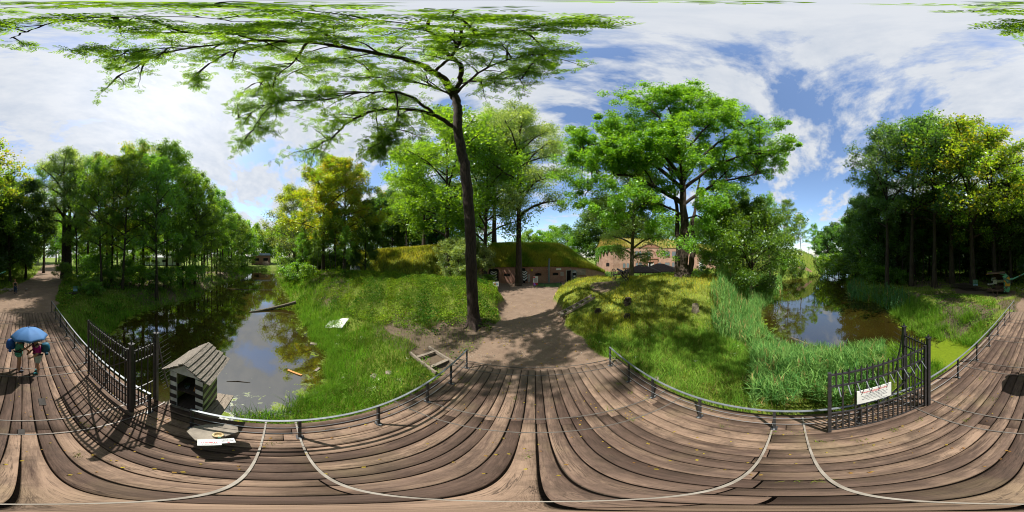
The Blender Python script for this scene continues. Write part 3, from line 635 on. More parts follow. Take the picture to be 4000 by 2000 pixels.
# ------------------------------------------------------------------ people
def skin_mesh(name, nodes, edges, mat, parent, sub=2, flat=None):
    """nodes: list of (x,y,z,rx,ry); grows one continuous surface"""
    me = bpy.data.meshes.new(name); me.from_pydata([n[:3] for n in nodes], edges, []); o = bpy.data.objects.new(name, me); COL.objects.link(o)
    sk = o.modifiers.new('skin', 'SKIN'); sk.use_smooth_shade = True; sk.branch_smoothing = .4
    for i, n in enumerate(nodes):
        v = me.skin_vertices[0].data[i]; v.radius = (n[3], n[4] if len(n) > 4 else n[3]); v.use_root = (i == 0)
    ss = o.modifiers.new('sub', 'SUBSURF'); ss.levels = sub; ss.render_levels = sub
    dg = bpy.context.evaluated_depsgraph_get(); m2 = bpy.data.meshes.new_from_object(o.evaluated_get(dg)); bpy.data.objects.remove(o)
    m2.name = name; m2.materials.clear(); m2.materials.append(mat); return obj(name, m2, parent)
def hand_nodes(wr, dirv, side, curl, N, E, i0):
    """palm, four fingers and thumb rooted at wrist index i0"""
    d = Vector(dirv).normalized(); s = Vector(side).normalized(); c = Vector(curl).normalized(); wr = Vector(wr)
    N.append((*(wr+d*.045), .034, .02)); pi_ = len(N)-1; E.append((i0, pi_))
    for k, (o_, L) in enumerate(((-.03, .062), (-.010, .072), (.010, .068), (.029, .052))):
        a = wr+d*.085+s*o_; b = a+d*L*.5+c*.008; e = b+d*L*.35+c*.03
        N.append((*a, .011)); N.append((*b, .0095)); N.append((*e, .008)); n = len(N); E += [(pi_, n-3), (n-3, n-2), (n-2, n-1)]
    a = wr+d*.04-s*.035+c*.01; b = a+d*.035-s*.015+c*.02
    N.append((*a, .013)); N.append((*b, .010)); n = len(N); E += [(pi_, n-2), (n-2, n-1)]
def person(label, loc, rz, h, pose):
    """local frame: faces +X, left is +Y, feet at z 0"""
    t = thing('person', label, 'person', loc, rz); k = h/1.7
    S = lambda *a: tuple(v*k for v in a)
    N = [(0, 0, .93, .13, .16)]; E = []
    def add(p, r, par, r2=None): N.append((*p, r, r2 or r)); E.append((par, len(N)-1)); return len(N)-1
    lean = pose.get('lean', .03)
    w1 = add((lean*.3, 0, 1.08), .115, 0, .14); ch_ = add((lean*.8, 0, 1.27), .12, w1, .165); nk0 = add((lean, 0, 1.42), .07, ch_, .10); nk = add((lean+.01, 0, 1.48), .05, nk0)
    hx = lean+.03+pose.get('head', 0); hb = add((hx, 0, 1.55), .075, nk, .07); hc = add((hx, 0, 1.62), .098, hb, .08); add((hx-.008, 0, 1.68), .075, hc, .068)
    joints = {}
    for s, nm in ((1, 'L'), (-1, 'R')):
        sh = add((lean, s*.175, 1.40), .055, nk0); eo, wo = pose['arm'+nm]
        el = add((lean+eo[0], s*(.20+eo[1]), 1.40+eo[2]), .042, sh); wr = add((lean+wo[0], s*(.20+wo[1]), 1.40+wo[2]), .028, el)
        d = Vector(N[wr][:3])-Vector(N[el][:3]); hand_nodes(N[wr][:3], d, Vector((0, 1, 0)).cross(d) if abs(d.normalized().y) < .9 else Vector((0, 0, 1)), Vector((0, -s, 0)), N, E, wr); joints['hand'+nm] = Vector(N[wr][:3])
        hp = add((0, s*.09, .90), .10, 0, .10); kn_, an_ = pose['leg'+nm]
        kn = add((kn_[0], s*.10, .50), .058, hp); cf = add(((kn_[0]+an_[0])/2-.015, s*.10, .33), .055, kn); an = add((an_[0], s*.10, .09+an_[1]), .036, cf)
        heel = add((an_[0]-.02, s*.10, .05+an_[1]), .035, an); add((an_[0]+.14, s*.105, .035+an_[1]*.3), .032, heel); joints['foot'+nm] = (an_[0], s*.10, an_[1])
        joints['hip'+nm] = (0, s*.09, .90); joints['knee'+nm] = (kn_[0], s*.10, .50); joints['sh'+nm] = (lean, s*.175, 1.40); joints['el'+nm] = (lean+eo[0], s*(.20+eo[1]), 1.40+eo[2])
    body = skin_mesh('body', [tuple(v*k for v in n) for n in N], E, M['skin'], t)
    # face
    f = MB()
    for s in (-1, 1): f = MB(); f.lathe(S(hx+.085, s*.03, 1.625), [(.001, -.007*k), (.012*k, 0), (.001, .007*k)], 8); f.build('eye', M['cloth_black'], body)
    f = MB(); f.tube([S(hx+.085, 0, 1.63), S(hx+.112, 0, 1.595), S(hx+.09, 0, 1.588)], [.008*k, .014*k, .008*k], 6); f.build('nose', M['skin'], body)
    f = MB(); f.tube([S(hx+.082, -.025, 1.563), S(hx+.093, 0, 1.56), S(hx+.082, .025, 1.563)], [.004, .008, .004], 6); f.build('mouth', M['lips'], body)
    f = MB()
    for s in (-1, 1): f = MB(); f.lathe(S(hx, s*.083, 1.60), [(.001, -.03*k), (.014*k, -.015*k), (.018*k, .01*k), (.001, .03*k)], 8); f.build('ear', M['skin'], body)
    hn = [(hx-.03, 0, 1.66, .098, .09), (hx+.02, 0, 1.705, .07, .075), (hx-.06, 0, 1.60, .08, .085), (hx-.07, 0, 1.52, .06, .07)]
    skin_mesh('hair', [tuple(v*k for v in n) for n in hn], [(0, 1), (0, 2), (2, 3)], M[pose.get('hairm', 'hair')], t, sub=3)
    j = joints
    tn = [(0, 0, .97, .12, .15), (lean*.3, 0, 1.10, .14, .165), (lean*.8, 0, 1.27, .145, .19), (lean, 0, 1.41, .085, .12)]; te = [(0, 1), (1, 2), (2, 3)]
    if pose.get('sleeves', True):
        for nm in 'LR':
            a, e = Vector(j['sh'+nm]), Vector(j['el'+nm]); tn.append((*a, .075, .075)); te.append((3, len(tn)-1)); q = a.lerp(e, pose.get('sl', .8)); tn.append((*q, .06, .06)); te.append((len(tn)-2, len(tn)-1))
    skin_mesh('shirt', [tuple(v*k for v in n) for n in tn], te, M[pose['shirt']], t)
    sn = [(0, 0, .95, .12, .15)]; se = []
    for nm in 'LR':
        hp, kn = Vector(j['hip'+nm]), Vector(j['knee'+nm]); sn.append((*hp, .115, .115)); se.append((0, len(sn)-1)); q = hp.lerp(kn, pose.get('short', .55)); sn.append((*q, .10, .10)); se.append((len(sn)-2, len(sn)-1))
        if pose.get('long'):
            an = Vector(j['foot'+nm])+Vector((0, 0, .12)); sn.append((*an, .062, .062)); se.append((len(sn)-2, len(sn)-1))
    skin_mesh('trousers' if pose.get('long') else 'shorts', [tuple(v*k for v in n) for n in sn], se, M[pose['shorts']], t)
    for nm in 'LR':
        x, y, z = j['foot'+nm]
        skin_mesh('shoe', [tuple(v*k for v in n) for n in [(x-.03, y, .055+z, .048, .045), (x+.06, y, .05+z*.6, .045, .045), (x+.15, y, .04+z*.3, .036, .042)]], [(0, 1), (1, 2)], M[pose['shoe']], t)
    return t, k, j
def backpack(label, loc, rz, mat, k):
    b = thing('backpack', label, 'backpack', loc, rz)
    skin_mesh('pack_body', [tuple(v*k for v in n) for n in [(-.25, 0, 1.00, .13, .16), (-.26, 0, 1.17, .145, .18), (-.25, 0, 1.34, .13, .165), (-.21, 0, 1.45, .09, .13)]], [(0, 1), (1, 2), (2, 3)], M[mat], b)
    for s in (-1, 1):
        q = MB(); q.tube([(-.12*k, s*.10*k, 1.44*k), (0.02*k, s*.11*k, 1.50*k), (.16*k, s*.12*k, 1.40*k), (.165*k, s*.13*k, 1.22*k), (0, s*.19*k, 1.08*k), (-.16*k, s*.14*k, 1.04*k)], .017*k, 6); q.build('strap', M['cloth_black'], b)
        skin_mesh('side_pocket', [tuple(v*k for v in n) for n in [(-.25, s*.19, 1.0, .06, .035), (-.25, s*.19, 1.12, .06, .035)]], [(0, 1)], M[mat], b)
    q = MB(); q.tube([(-.14*k, -.16*k, 1.02*k), (.06*k, -.19*k, 1.03*k), (.175*k, 0, 1.02*k), (.06*k, .19*k, 1.03*k), (-.14*k, .16*k, 1.02*k)], .02*k, 6); q.build('hip_belt', M['cloth_black'], b)
    return b
M['lips'] = simple('lips', (.42, .12, .10), (.36, .10, .08), 3, .5); M['hair_dark'] = simple('hair_dark', (.06, .035, .02), (.03, .02, .012), 30, .6)
hold = ((.12, .02, -.22), (.30, -.10, -.12)); low = ((.02, .05, -.30), (.18, .00, -.45))
pA = dict(lean=.06, head=.03, armL=low, armR=hold, legL=((.02, 0), (-.03, 0)), legR=((.05, 0), (.03, 0)), shirt='shirt_green', shorts='cloth_mint', shoe='shoe_grey', short=.45, hairm='hair_dark')
locA = (.13, -5.22, .006); person('person in a green shirt with legs bare, blue backpack on, under the umbrella', locA, PI*.97, 1.66, pA)
backpack('royal blue backpack worn by the person in the green shirt', locA, PI*.97, 'pack_blue', 1.0)
pB = dict(lean=.06, head=.04, armL=low, armR=low, legL=((.04, 0), (.02, 0)), legR=((.02, 0), (-.06, 0)), shirt='shirt_magenta', shorts='cloth_pale', shoe='shoe_teal', short=.8)
locB = (-.47, -5.05, .006); person('person in a magenta shirt and pale shorts bending under the umbrella', locB, PI*.03, 1.62, pB)
backpack('teal backpack worn by the person in the magenta shirt', locB, PI*.03, 'pack_teal', .95)
def umbrella():
    t = thing('umbrella', 'open blue umbrella held over the two walkers on the bridge', 'umbrella', (-.29, -4.86, -.10)); t.rotation_euler = (math.radians(7), math.radians(3), 0)
    n = 8; R = .60; vs = []; fs = []; rings = [(0.02, 2.12), (.09, 2.113), (.17, 2.095), (.26, 2.065), (.34, 2.03), (.42, 1.98), (.48, 1.92), (.55, 1.85), (R, 1.77)]; seg_ = 8
    tot = n*seg_
    for r, z in rings:
        for k in range(tot):
            a = 2*PI*k/tot; m = (k % seg_)/seg_; sag = 4*m*(1-m); rr = r*(1-.07*sag*(r/R)); zz = z-.02*sag*(r/R)+.045*sag*(r/R)**4
            vs.append((rr*math.cos(a), rr*math.sin(a), zz))
    for i in range(len(rings)-1):
        for k in range(tot): fs.append((i*tot+k, (i+1)*tot+k, (i+1)*tot+(k+1) % tot, i*tot+(k+1) % tot))
    me = bpy.data.meshes.new('canopy'); me.from_pydata(vs, [], fs); me.polygons.foreach_set('use_smooth', [True]*len(me.polygons)); me.materials.append(M['umbrella']); c = obj('canopy', me, t)
    so_ = c.modifiers.new('t', 'SOLIDIFY'); so_.thickness = .003
    for k in range(n):
        a = 2*PI*k/n; q = MB(); q.tube([(r*math.cos(a), r*math.sin(a), z-.012) for r, z in rings], .004, 4); q.build('rib', M['steel'], c)
    q = MB(); q.tube([(0, 0, 1.25), (0, 0, 2.14)], .008, 8); q.build('shaft', M['steel'], t)
    q = MB(); q.tube([(0, 0, 2.13), (0, 0, 2.21)], [.010, .005], 6); q.build('tip', M['cloth_black'], t)
    q = MB(); q.tube([(0, 0, 1.26), (0, 0, 1.14), (.02, 0, 1.10)], .014, 8); q.build('handle', M['cloth_black'], t)
umbrella()
pC = dict(lean=.03, head=0, armL=((.0, .03, -.28), (.12, .02, -.50)), armR=((-.05, .04, -.28), (.0, .05, -.53)), legL=((.10, 0), (.14, .0)), legR=((-.02, 0), (-.16, .04)), shirt='cloth_black', shorts='denim', shoe='cloth_black', short=.8, long=True, sleeves=False)
x_, y_ = gp(60, 1150, 0); person('person in a black sleeveless top and dark jeans walking up the far path', (x_, y_, hz(x_, y_)), math.radians(84), 1.68, pC)
# ------------------------------------------------------------------ buildings
def wall_mesh(name, pts, z0, tops, mat, parent, thick=.4):
    """vertical wall along world points with top height per point, brick UVs in metres"""
    me = bpy.data.meshes.new(name); vs = []; fs = []; uv = []; u = 0
    n = len(pts); P = [Vector((p[0], p[1], 0)) for p in pts]
    for i, p in enumerate(P):
        tg = (P[min(i+1, n-1)]-P[max(i-1, 0)]).normalized(); nr = Vector((-tg.y, tg.x, 0))
        vs += [(p.x, p.y, z0), (p.x, p.y, tops[i]), (p.x+nr.x*thick, p.y+nr.y*thick, tops[i]), (p.x+nr.x*thick, p.y+nr.y*thick, z0)]
    for i in range(n-1):
        L = (P[i+1]-P[i]).length; a, b = 4*i, 4*i+4
        fs.append((a, b, b+1, a+1)); uv += [(u, z0), (u+L, z0), (u+L, tops[i+1]), (u, tops[i])]
        fs.append((a+1, b+1, b+2, a+2)); uv += [(u, 0), (u+L, 0), (u+L, thick), (u, thick)]
        fs.append((a+3, a+2, b+2, b+3)); uv += [(u, z0), (u, tops[i]), (u+L, tops[i+1]), (u+L, z0)]
        u += L
    fs.append((0, 1, 2, 3)); uv += [(0, z0), (0, tops[0]), (thick, tops[0]), (thick, z0)]
    e = 4*(n-1); fs.append((e+3, e+2, e+1, e)); uv += [(0, z0), (0, tops[-1]), (thick, tops[-1]), (thick, z0)]
    me.from_pydata(vs, [], fs); ul = me.uv_layers.new(name='UVMap')
    for i, c in enumerate(uv): ul.data[i].uv = c
    me.materials.append(mat); me.update(); return obj(name, me, parent)
def frame_at(p, q, s):
    """matrix at distance s along wall segment p->q: x along the wall, y out of the wall towards the viewer, z up"""
    a = Vector((p[0], p[1], 0)); b = Vector((q[0], q[1], 0)); d = (b-a).normalized(); o = a+d*s; nrm = Vector((d.y, -d.x, 0))
    return Matrix(((d.x, nrm.x, 0, o.x), (d.y, nrm.y, 0, o.y), (0, 0, 1, 0), (0, 0, 0, 1)))
def put(o, mtx): o.matrix_local = mtx; return o
def arch_poly(w, h, rise, n=8):
    P = [(-w/2, 0), (w/2, 0), (w/2, h-rise)]
    for k in range(1, n): a = PI*k/n; P.append((w/2*math.cos(a), h-rise+rise*math.sin(a)))
    P.append((-w/2, h-rise)); return P
def slab_xz(poly, y0, y1):
    b = MB(); n = len(poly); b.add([(x, y0, z) for x, z in poly]+[(x, y1, z) for x, z in poly], [tuple(range(n)), tuple(range(n, 2*n))[::-1]]+[(i, (i+1) % n, n+(i+1) % n, n+i)[::-1] for i in range(n)]); return b
BW = [at(1862, 26.0), at(1930, 25.6), at(2050, 26.2), at(2150, 26.8), at(2228, 27.8), at(2300, 29.5), at(2362, 32.0)]
BTOP = [2.55, 2.65, 2.7, 2.7, 2.6, 2.2, 1.2]
RZ = [(0, 0), (.7, .5), (2.0, 1.9), (4.5, 3.3), (7.5, 4.2), (11, 4.3), (15, 3.0), (20, 0.2)]
def roof_pts():
    """grassy earth roof: strips back from the wall top"""
    rows = []; n = 40
    for k in range(n+1):
        u = k/n*(len(BW)-1); i = min(int(u), len(BW)-2); f = u-i; p = BW[i].lerp(BW[i+1], f); zt = BTOP[i]+(BTOP[i+1]-BTOP[i])*f
        dirv = Vector((p.x*.35, 1, 0)); dirv = Vector((.10, 1, 0)).normalized(); row = []
        fall = smooth((len(BW)-1-u)/2.7)
        for (v, z) in RZ: row.append((p.x+dirv.x*v, p.y+dirv.y*v, float(zt-.06+z*(.12+.88*fall) + .13*wob(np.array(p.x*1.3), np.array(v*1.1), .9, 1))))
        for q in range(len(row)):
            pass
        row[0] = (p.x, p.y-.12, zt-.02)
        rows.append(row)
    return rows
M['turf'] = simple('turf', (.11, .14, .025), (.05, .08, .015), 1.4, .95, 0, .6)
M['turf_dry'] = simple('turf_dry', (.26, .23, .06), (.13, .15, .03), 1.2, .95, 0, .6)
def grid_roof(rows, name, mat, parent):
    V = [p for r in rows for p in r]; m = len(rows[0]); F = [(i*m+j, (i+1)*m+j, (i+1)*m+j+1, i*m+j+1) for i in range(len(rows)-1) for j in range(m-1)]
    return obj(name, mesh_np(name, V, F, mat, 4, smooth_=True), parent)
def bunker():
    t = thing('brick_bunker', 'low dark brick bunker under a grassy earth mound, two chevron doors', 'bunker', (0, 0, 0))
    wall_mesh('wall', BW, -.3, BTOP, M['brick_dark'], t)
    global BROWS; BROWS = roof_pts(); grid_roof(BROWS, 'earth_roof', M['turf'], t)
    def on(px): # distance along and segment for a given pixel azimuth
        az = ray(px, 1000)[0]; d = Vector((math.sin(az), math.cos(az)))
        for i in range(len(BW)-1):
            a, b = BW[i], BW[i+1]; e = b-a; den = d.x*(-e.y)+d.y*e.x
            s = (a.x*(-e.y)+a.y*e.x)/den; q = (d.x*a.y-d.y*a.x)/den
            q = ((d.x*s-a.x)*e.x+(d.y*s-a.y)*e.y)/(e.x**2+e.y**2)
            if -.001 <= q <= 1.001: return frame_at(a, b, q*e.length)
    def chevron(px):
        Mx = on(px); D = slab_xz([(-.55, .35), (.55, .35), (.55, 2.05), (-.55, 2.05)], -.02, .06).build('chevron_door', M['black_paint'], t); put(D, Mx)
        for k in range(4):
            z = .42+k*.42; q = MB()
            for s in (-1, 1):
                a = [(0, z), (s*.52, z+.38), (s*.52, z+.59), (0, z+.21)]; a = [(x, min(zz, 2.03)) for x, zz in a]
                if s < 0: a = a[::-1]
                q.v += []; bb = slab_xz(a, .061, .068); q.add(bb.v, bb.f)
            q.build('white_chevron', M['white'], D)
        q = slab_xz(arch_poly(1.5, 2.45, .3), .0, .012).build('recess_shade', M['dark'], t); put(q, Mx)  # flat near-black slab on the wall, painting the shade of a door recess
        return D
    chevron(1929); chevron(2047)
    for px in (1980, 2103, 2170):
        Mx = on(px); put(slab_xz(arch_poly(.95, 1.62, .22)[0:2][:0] + [(-.5, 1.2), (.5, 1.2), (.5, 1.5), (.3, 1.6), (0, 1.64), (-.3, 1.6), (-.5, 1.5)], 0, .012).build('embrasure_shade', M['dark'], t), Mx)  # no hole in the wall: near-black slab paints the dark of the embrasure
        q = MB()
        for k in range(9): x = -.56+.14*k; q.box((x, .015, 1.66-abs(k-4)*.022+.05), (.10, .03, .16))
        put(q.build('arch_bricks', M['brick_plain'], t), Mx)
    Mx = on(2223); put(slab_xz([(-.42, .05), (.42, .05), (.42, 1.95), (-.42, 1.95)], 0, .012).build('doorway_shade', M['dark'], t), Mx)  # shade inside the open doorway painted as a near-black slab
    q = MB()
    for s in (-1, 1): q.box((s*.48, .03, 1.0), (.10, .08, 1.95))
    q.box((0, .03, 2.0), (1.06, .08, .1)); put(q.build('door_frame', M['plaster'], t), Mx)
    q = MB(); q.box((.30, .28, 1.0), (.04, .55, 1.85)); put(q.build('open_door', M['plaster'], t), Mx)
    Mx = on(2243); D = put(slab_xz(arch_poly(.86, 2.02, .25), .02, .07).build('blue_door', M['shutter'], t), Mx)
    q = MB(); q.box((0, .08, 1.62), (.74, .02, .07)); q.build('door_label', M['white'], D); q = MB(); q.box((0, .08, .92), (.36, .015, .2)); q.build('door_label', M['white'], D)
    q = slab_xz([(-.33, .7), (.33, .7), (.33, 1.52), (-.33, 1.52)], .071, .076).build('door_glass', M['dark'], D)
    Mx = on(2142); q = MB(); q.tube([(0, .35, .1), (0, .35, 2.7), (0.1, .35, 4.0)], .15, 12); q.box((0, .2, 2.2), (.36, .3, .05)); put(q.build('stove_pipe', M['pipe'], t), Mx)
    Mx = on(2077); q = MB(); q.lathe((0, .03, 2.12), [(.17, -.17), (.17, .17)], 12); put(q.build('yellow_badge', M['yellow'], t), Mx)
    Mx = on(2182); q = MB(); q.box((0, .03, 2.2), (.85, .03, .3)); put(q.build('white_plaque', M['white'], t), Mx)
    Mx = on(2196); q = MB()
    for k in range(4): q.box((0, .03, 1.66-.17*k), (.62, .03, .11))
    put(q.build('slat_notice', M['plaster'], t), Mx)
    Mx = on(2270); q = MB()
    for k in range(6): q.box((0, .10, 1.10+.19*k), (1.75, .03, .17))
    put(q.build('pale_board', M['old_wood'], t), Mx)
    q = MB(); q.tube([(0, .1, 2.3), (0, .28, 2.3), (0, .28, 2.12)], [.05, .05, .1], 8); put(q.build('lamp', M['galv'], t), on(2226))
M['brick_plain'] = simple('brick_plain', (.30, .15, .10), (.20, .095, .065), 5, .9)
bunker()
# fort across the green
FW = [at(2326, 52), at(2338, 48), at(2352, 46), at(2370, 45.3), at(2395, 45.5), at(2420, 46.5), at(2450, 47.5), at(2672, 51.5)]
FT = [6.2, 6.4, 6.6, 6.7, 6.8, 6.8, 6.9, 6.9]
LW = [at(2672, 54), at(2760, 56), at(2860, 60), at(2960, 66)]; LT = [5.2, 5.1, 4.0, 3.6]
def on_wall(W, px):
    az = ray(px, 1000)[0]; d = Vector((math.sin(az), math.cos(az)))
    for i in range(len(W)-1):
        a, b = W[i], W[i+1]; e = b-a; den = d.x*e.y-d.y*e.x
        s = (a.x*e.y-a.y*e.x)/den; q = ((d.x*s-a.x)*e.x+(d.y*s-a.y)*e.y)/(e.x**2+e.y**2)
        if -.001 <= q <= 1.001: return frame_at(a, b, q*e.length)
def strip_roof(W, T, prof, n=36, dirv=(0.45, .9), endfall=(0, 0)):
    rows = []; dv = Vector((*dirv, 0)).normalized()
    for k in range(n+1):
        u = k/n*(len(W)-1); i = min(int(u), len(W)-2); f = u-i; p = W[i].lerp(W[i+1], f); zt = T[i]+(T[i+1]-T[i])*f; row = []
        e = 1.0
        if endfall[0]: e = min(e, float(smooth((u+.15)/endfall[0])))
        if endfall[1]: e = min(e, float(smooth((len(W)-1-u+.15)/endfall[1])))
        for (v, z) in prof: row.append((p.x+dv.x*v, p.y+dv.y*v, zt-.04+z*e+(.2*float(wob(np.array(p.x), np.array(v*1.0), .5, 2)) if 0 < v < 14 else 0)))
        rows.append(row)
    return rows
def fort():
    t = thing('brick_fort', 'two storey pink brick fort with grey shutters, arched portal and grassed roof', 'fort')
    wall_mesh('wall', FW, -.3, FT, M['brick'], t, .6); wall_mesh('side_wall', LW, -.3, LT, M['brick'], t, .6)
    global FROWS, LROWS
    FROWS = strip_roof(FW, FT, [(-.15, 0), (1.5, .7), (4, 1.9), (7.5, 3.2), (11, 3.3), (16, 1.0), (22, -5)], 36, (.35, .94), (2.5, 0)); grid_roof(FROWS, 'earth_roof', M['turf_dry'], t)
    LROWS = strip_roof(LW, LT, [(-.15, 0), (2, 1.4), (6, 3.4), (10, 3.6), (18, -3)], 20, (.7, .7)); grid_roof(LROWS, 'side_roof', M['turf_dry'], t)
    def window(px, z, h=1.35, w_=.75, W=FW, pal='shutter', arch=.3):
        Mx = on_wall(W, px); f = put(slab_xz(arch_poly(w_+.22, h+.14, arch+.05), 0, .02).build('window', M['brick_plain'], t), Mx @ Matrix.Translation((0, 0, z-.04)))
        s = slab_xz(arch_poly(w_, h, arch), .021, .05).build('shutter_leaf', M[pal], f); s.location = (0, 0, .04)
        q = MB(); q.box((0, .08, -.06), (w_+.3, .2, .08)); q.build('sill', M['brick_plain'], f)
    for px in (2488, 2501, 2568, 2578, 2602, 2611, 2630): window(px, 1.1)
    for px in (2487, 2500, 2602, 2611, 2630, 2640): window(px, 4.3, 1.5, .8, arch=.05)
    for px in (2438, 2452): window(px, 1.0, 1.3, .8)
    window(2535, 4.2, 1.5, .8)
    Mx = on_wall(FW, 2374); put(slab_xz(arch_poly(.9, 1.0, .2), 0, .02).build('loophole_shade', M['dark'], t), Mx @ Matrix.Translation((0, 0, 1.5)))  # near-black slab in place of a hole, painting the loophole's shade
    # portal
    Mx = on_wall(FW, 2541)
    put(slab_xz([(-2.1, 0), (-.95, 0), (-.95, 2.6), (.95, 2.6), (.95, 0), (2.1, 0), (2.1, 3.5), (-2.1, 3.5)], 0, .35).build('portal', M['brick_plain'], t), Mx)
    put(slab_xz([(-2.4, 3.5), (2.4, 3.5), (2.4, 3.7), (-2.4, 3.7)], 0, .5).build('cornice', M['brick_plain'], t), Mx)
    D = put(slab_xz(arch_poly(1.9, 2.6, .6), .0, .03).build('gateway_shade', M['dark'], t), Mx)  # darkness of the open gateway painted as a near-black slab on the wall
    for s in (-1, 1):
        q = MB(); q.box((s*.75, .55, 1.2), (.06, .7, 2.3)); L = q.build('striped_leaf', M['white'], D)
        for k in range(6):
            q = MB(); q.bar((s*.75-s*.034, .22, .15+k*.38), (s*.75-s*.034, .88, .45+k*.38), .01, .14); q.build('black_stripe', M['black_paint'], L)
    q = MB(); R = 1.45; n = 14
    for k in range(n): a0 = PI*(k+.5)/n; q.box((R*math.cos(a0), .06, 4.6+R*1.1*math.sin(a0)), (.36, .16, .2), M=Matrix.Rotation(-a0+PI/2, 3, 'Y'))
    put(q.build('arch_ring', M['brick_plain'], t), Mx)
    ped = slab_xz([(-3.4, 6.8), (3.4, 6.8), (1.2, 7.8), (0, 8.05), (-1.2, 7.8)], -.1, .12).build('pediment', M['brick_plain'], t); put(ped, Mx)
    q = MB(); q.bar((-3.6, .2, 6.85), (-1.2, .2, 7.95), .3, .12); q.bar((-1.2, .2, 7.95), (0, .2, 8.2), .3, .12); q.bar((0, .2, 8.2), (1.2, .2, 7.95), .3, .12); q.bar((1.2, .2, 7.95), (3.6, .2, 6.85), .3, .12); put(q.build('coping', M['shed_roof'], t), Mx)
    put(slab_xz([(-.35, 1.6), (.35, 1.6), (.35, 2.2), (-.35, 2.2)], .02, .05).build('yellow_badge', M['yellow'], t), on_wall(FW, 2553))
    put(slab_xz([(-.5, 0), (.6, 0), (.6, 2.1), (-.5, 2.1)], .02, .08).build('pale_panel', M['plaster'], t), on_wall(FW, 2548))
fort()
tt = thing('striped_shelter', 'white shelter with black chevrons far off by the fort side wall', 'sentry box', at(2738, 50, 0), -math.radians(58))
b = MB(); b.box((0, 0, 1.4), (1.3, 1.3, 2.8)); bx_ = b.build('booth', M['white'], tt)
for k in range(5):
    q = MB()
    for s in (-1, 1): q.bar((0, -.66, .3+k*.52), (s*.64, -.66, .62+k*.52), .012, .22)
    q.build('chevron', M['black_paint'], bx_)
b = MB(); b.add([(-.8, -.8, 2.8), (.8, -.8, 2.8), (.8, .8, 2.8), (-.8, .8, 2.8), (0, 0, 3.4)], [(0, 1, 4), (1, 2, 4), (2, 3, 4), (3, 0, 4), (3, 2, 1, 0)]); b.build('roof', M['shed_roof'], tt)
# ruined brick wall by the far reeds
rw = thing('ruined_wall', 'crumbling red brick wall in the slope beyond the far reeds', 'wall')
RW = [at(3052, 43.5), at(3085, 43), at(3110, 43.5), at(3135, 44.5), at(3172, 46)]
wall_mesh('masonry', RW, -.6, [1.2, 2.3, 2.5, 2.1, .1], M['brick'], rw, .8)
# sheds behind the mound
def shed(label, px, d, w_, l_, zr, ze, rz):
    p = at(px, d); z0 = min(hz(p.x, p.y), .3); t = thing('picnic_shelter', label, 'shelter', (p.x, p.y, z0), rz)
    ze -= z0; zr -= z0
    q = MB(); q.add([(-w_/2, -l_/2, ze), (w_/2, -l_/2, ze), (w_/2, l_/2, ze), (-w_/2, l_/2, ze), (-w_/2*.15, 0, zr), (w_/2*.15, 0, zr)], [(0, 1, 5, 4), (1, 2, 5), (2, 3, 4, 5), (3, 0, 4)])
    q.add([(-w_/2, -l_/2, ze-.12), (w_/2, -l_/2, ze-.12), (w_/2, l_/2, ze-.12), (-w_/2, l_/2, ze-.12), (-w_/2, -l_/2, ze), (w_/2, -l_/2, ze), (w_/2, l_/2, ze), (-w_/2, l_/2, ze)], [(3, 2, 1, 0), (0, 1, 5, 4), (1, 2, 6, 5), (2, 3, 7, 6), (3, 0, 4, 7)])
    q.build('roof', M['shed_roof'], t)
    for sx in (-1, 1):
        for sy in (-1, 1):
            q = MB(); q.box((sx*(w_/2-.4), sy*(l_/2-.4), (ze-.12)/2), (.14, .14, ze-.12)); q.bar((sx*(w_/2-.4), sy*(l_/2-.4), ze-.7), (sx*(w_/2-1.0), sy*(l_/2-.4), ze-.15), .08); q.build('post', M['dark_wood'], t)
    q = MB(); q.box((0, 0, .75), (w_*.5, .8, .06)); q.box((0, 0, .37), (.3, .5, .72)); q.box((0, .75, .45), (w_*.5, .28, .05)); q.box((0, .75, .2), (.25, .2, .42)); q.build('picnic_table', M['old_wood'], t)
shed('dark hipped shelter roof nearest the cannon, left of the pair', 2506, 23, 5.2, 3.6, 3.15, 2.25, -math.radians(40))
shed('longer dark shelter roof just left of the huge tree', 2578, 25, 6.2, 4.0, 3.25, 2.2, -math.radians(52))
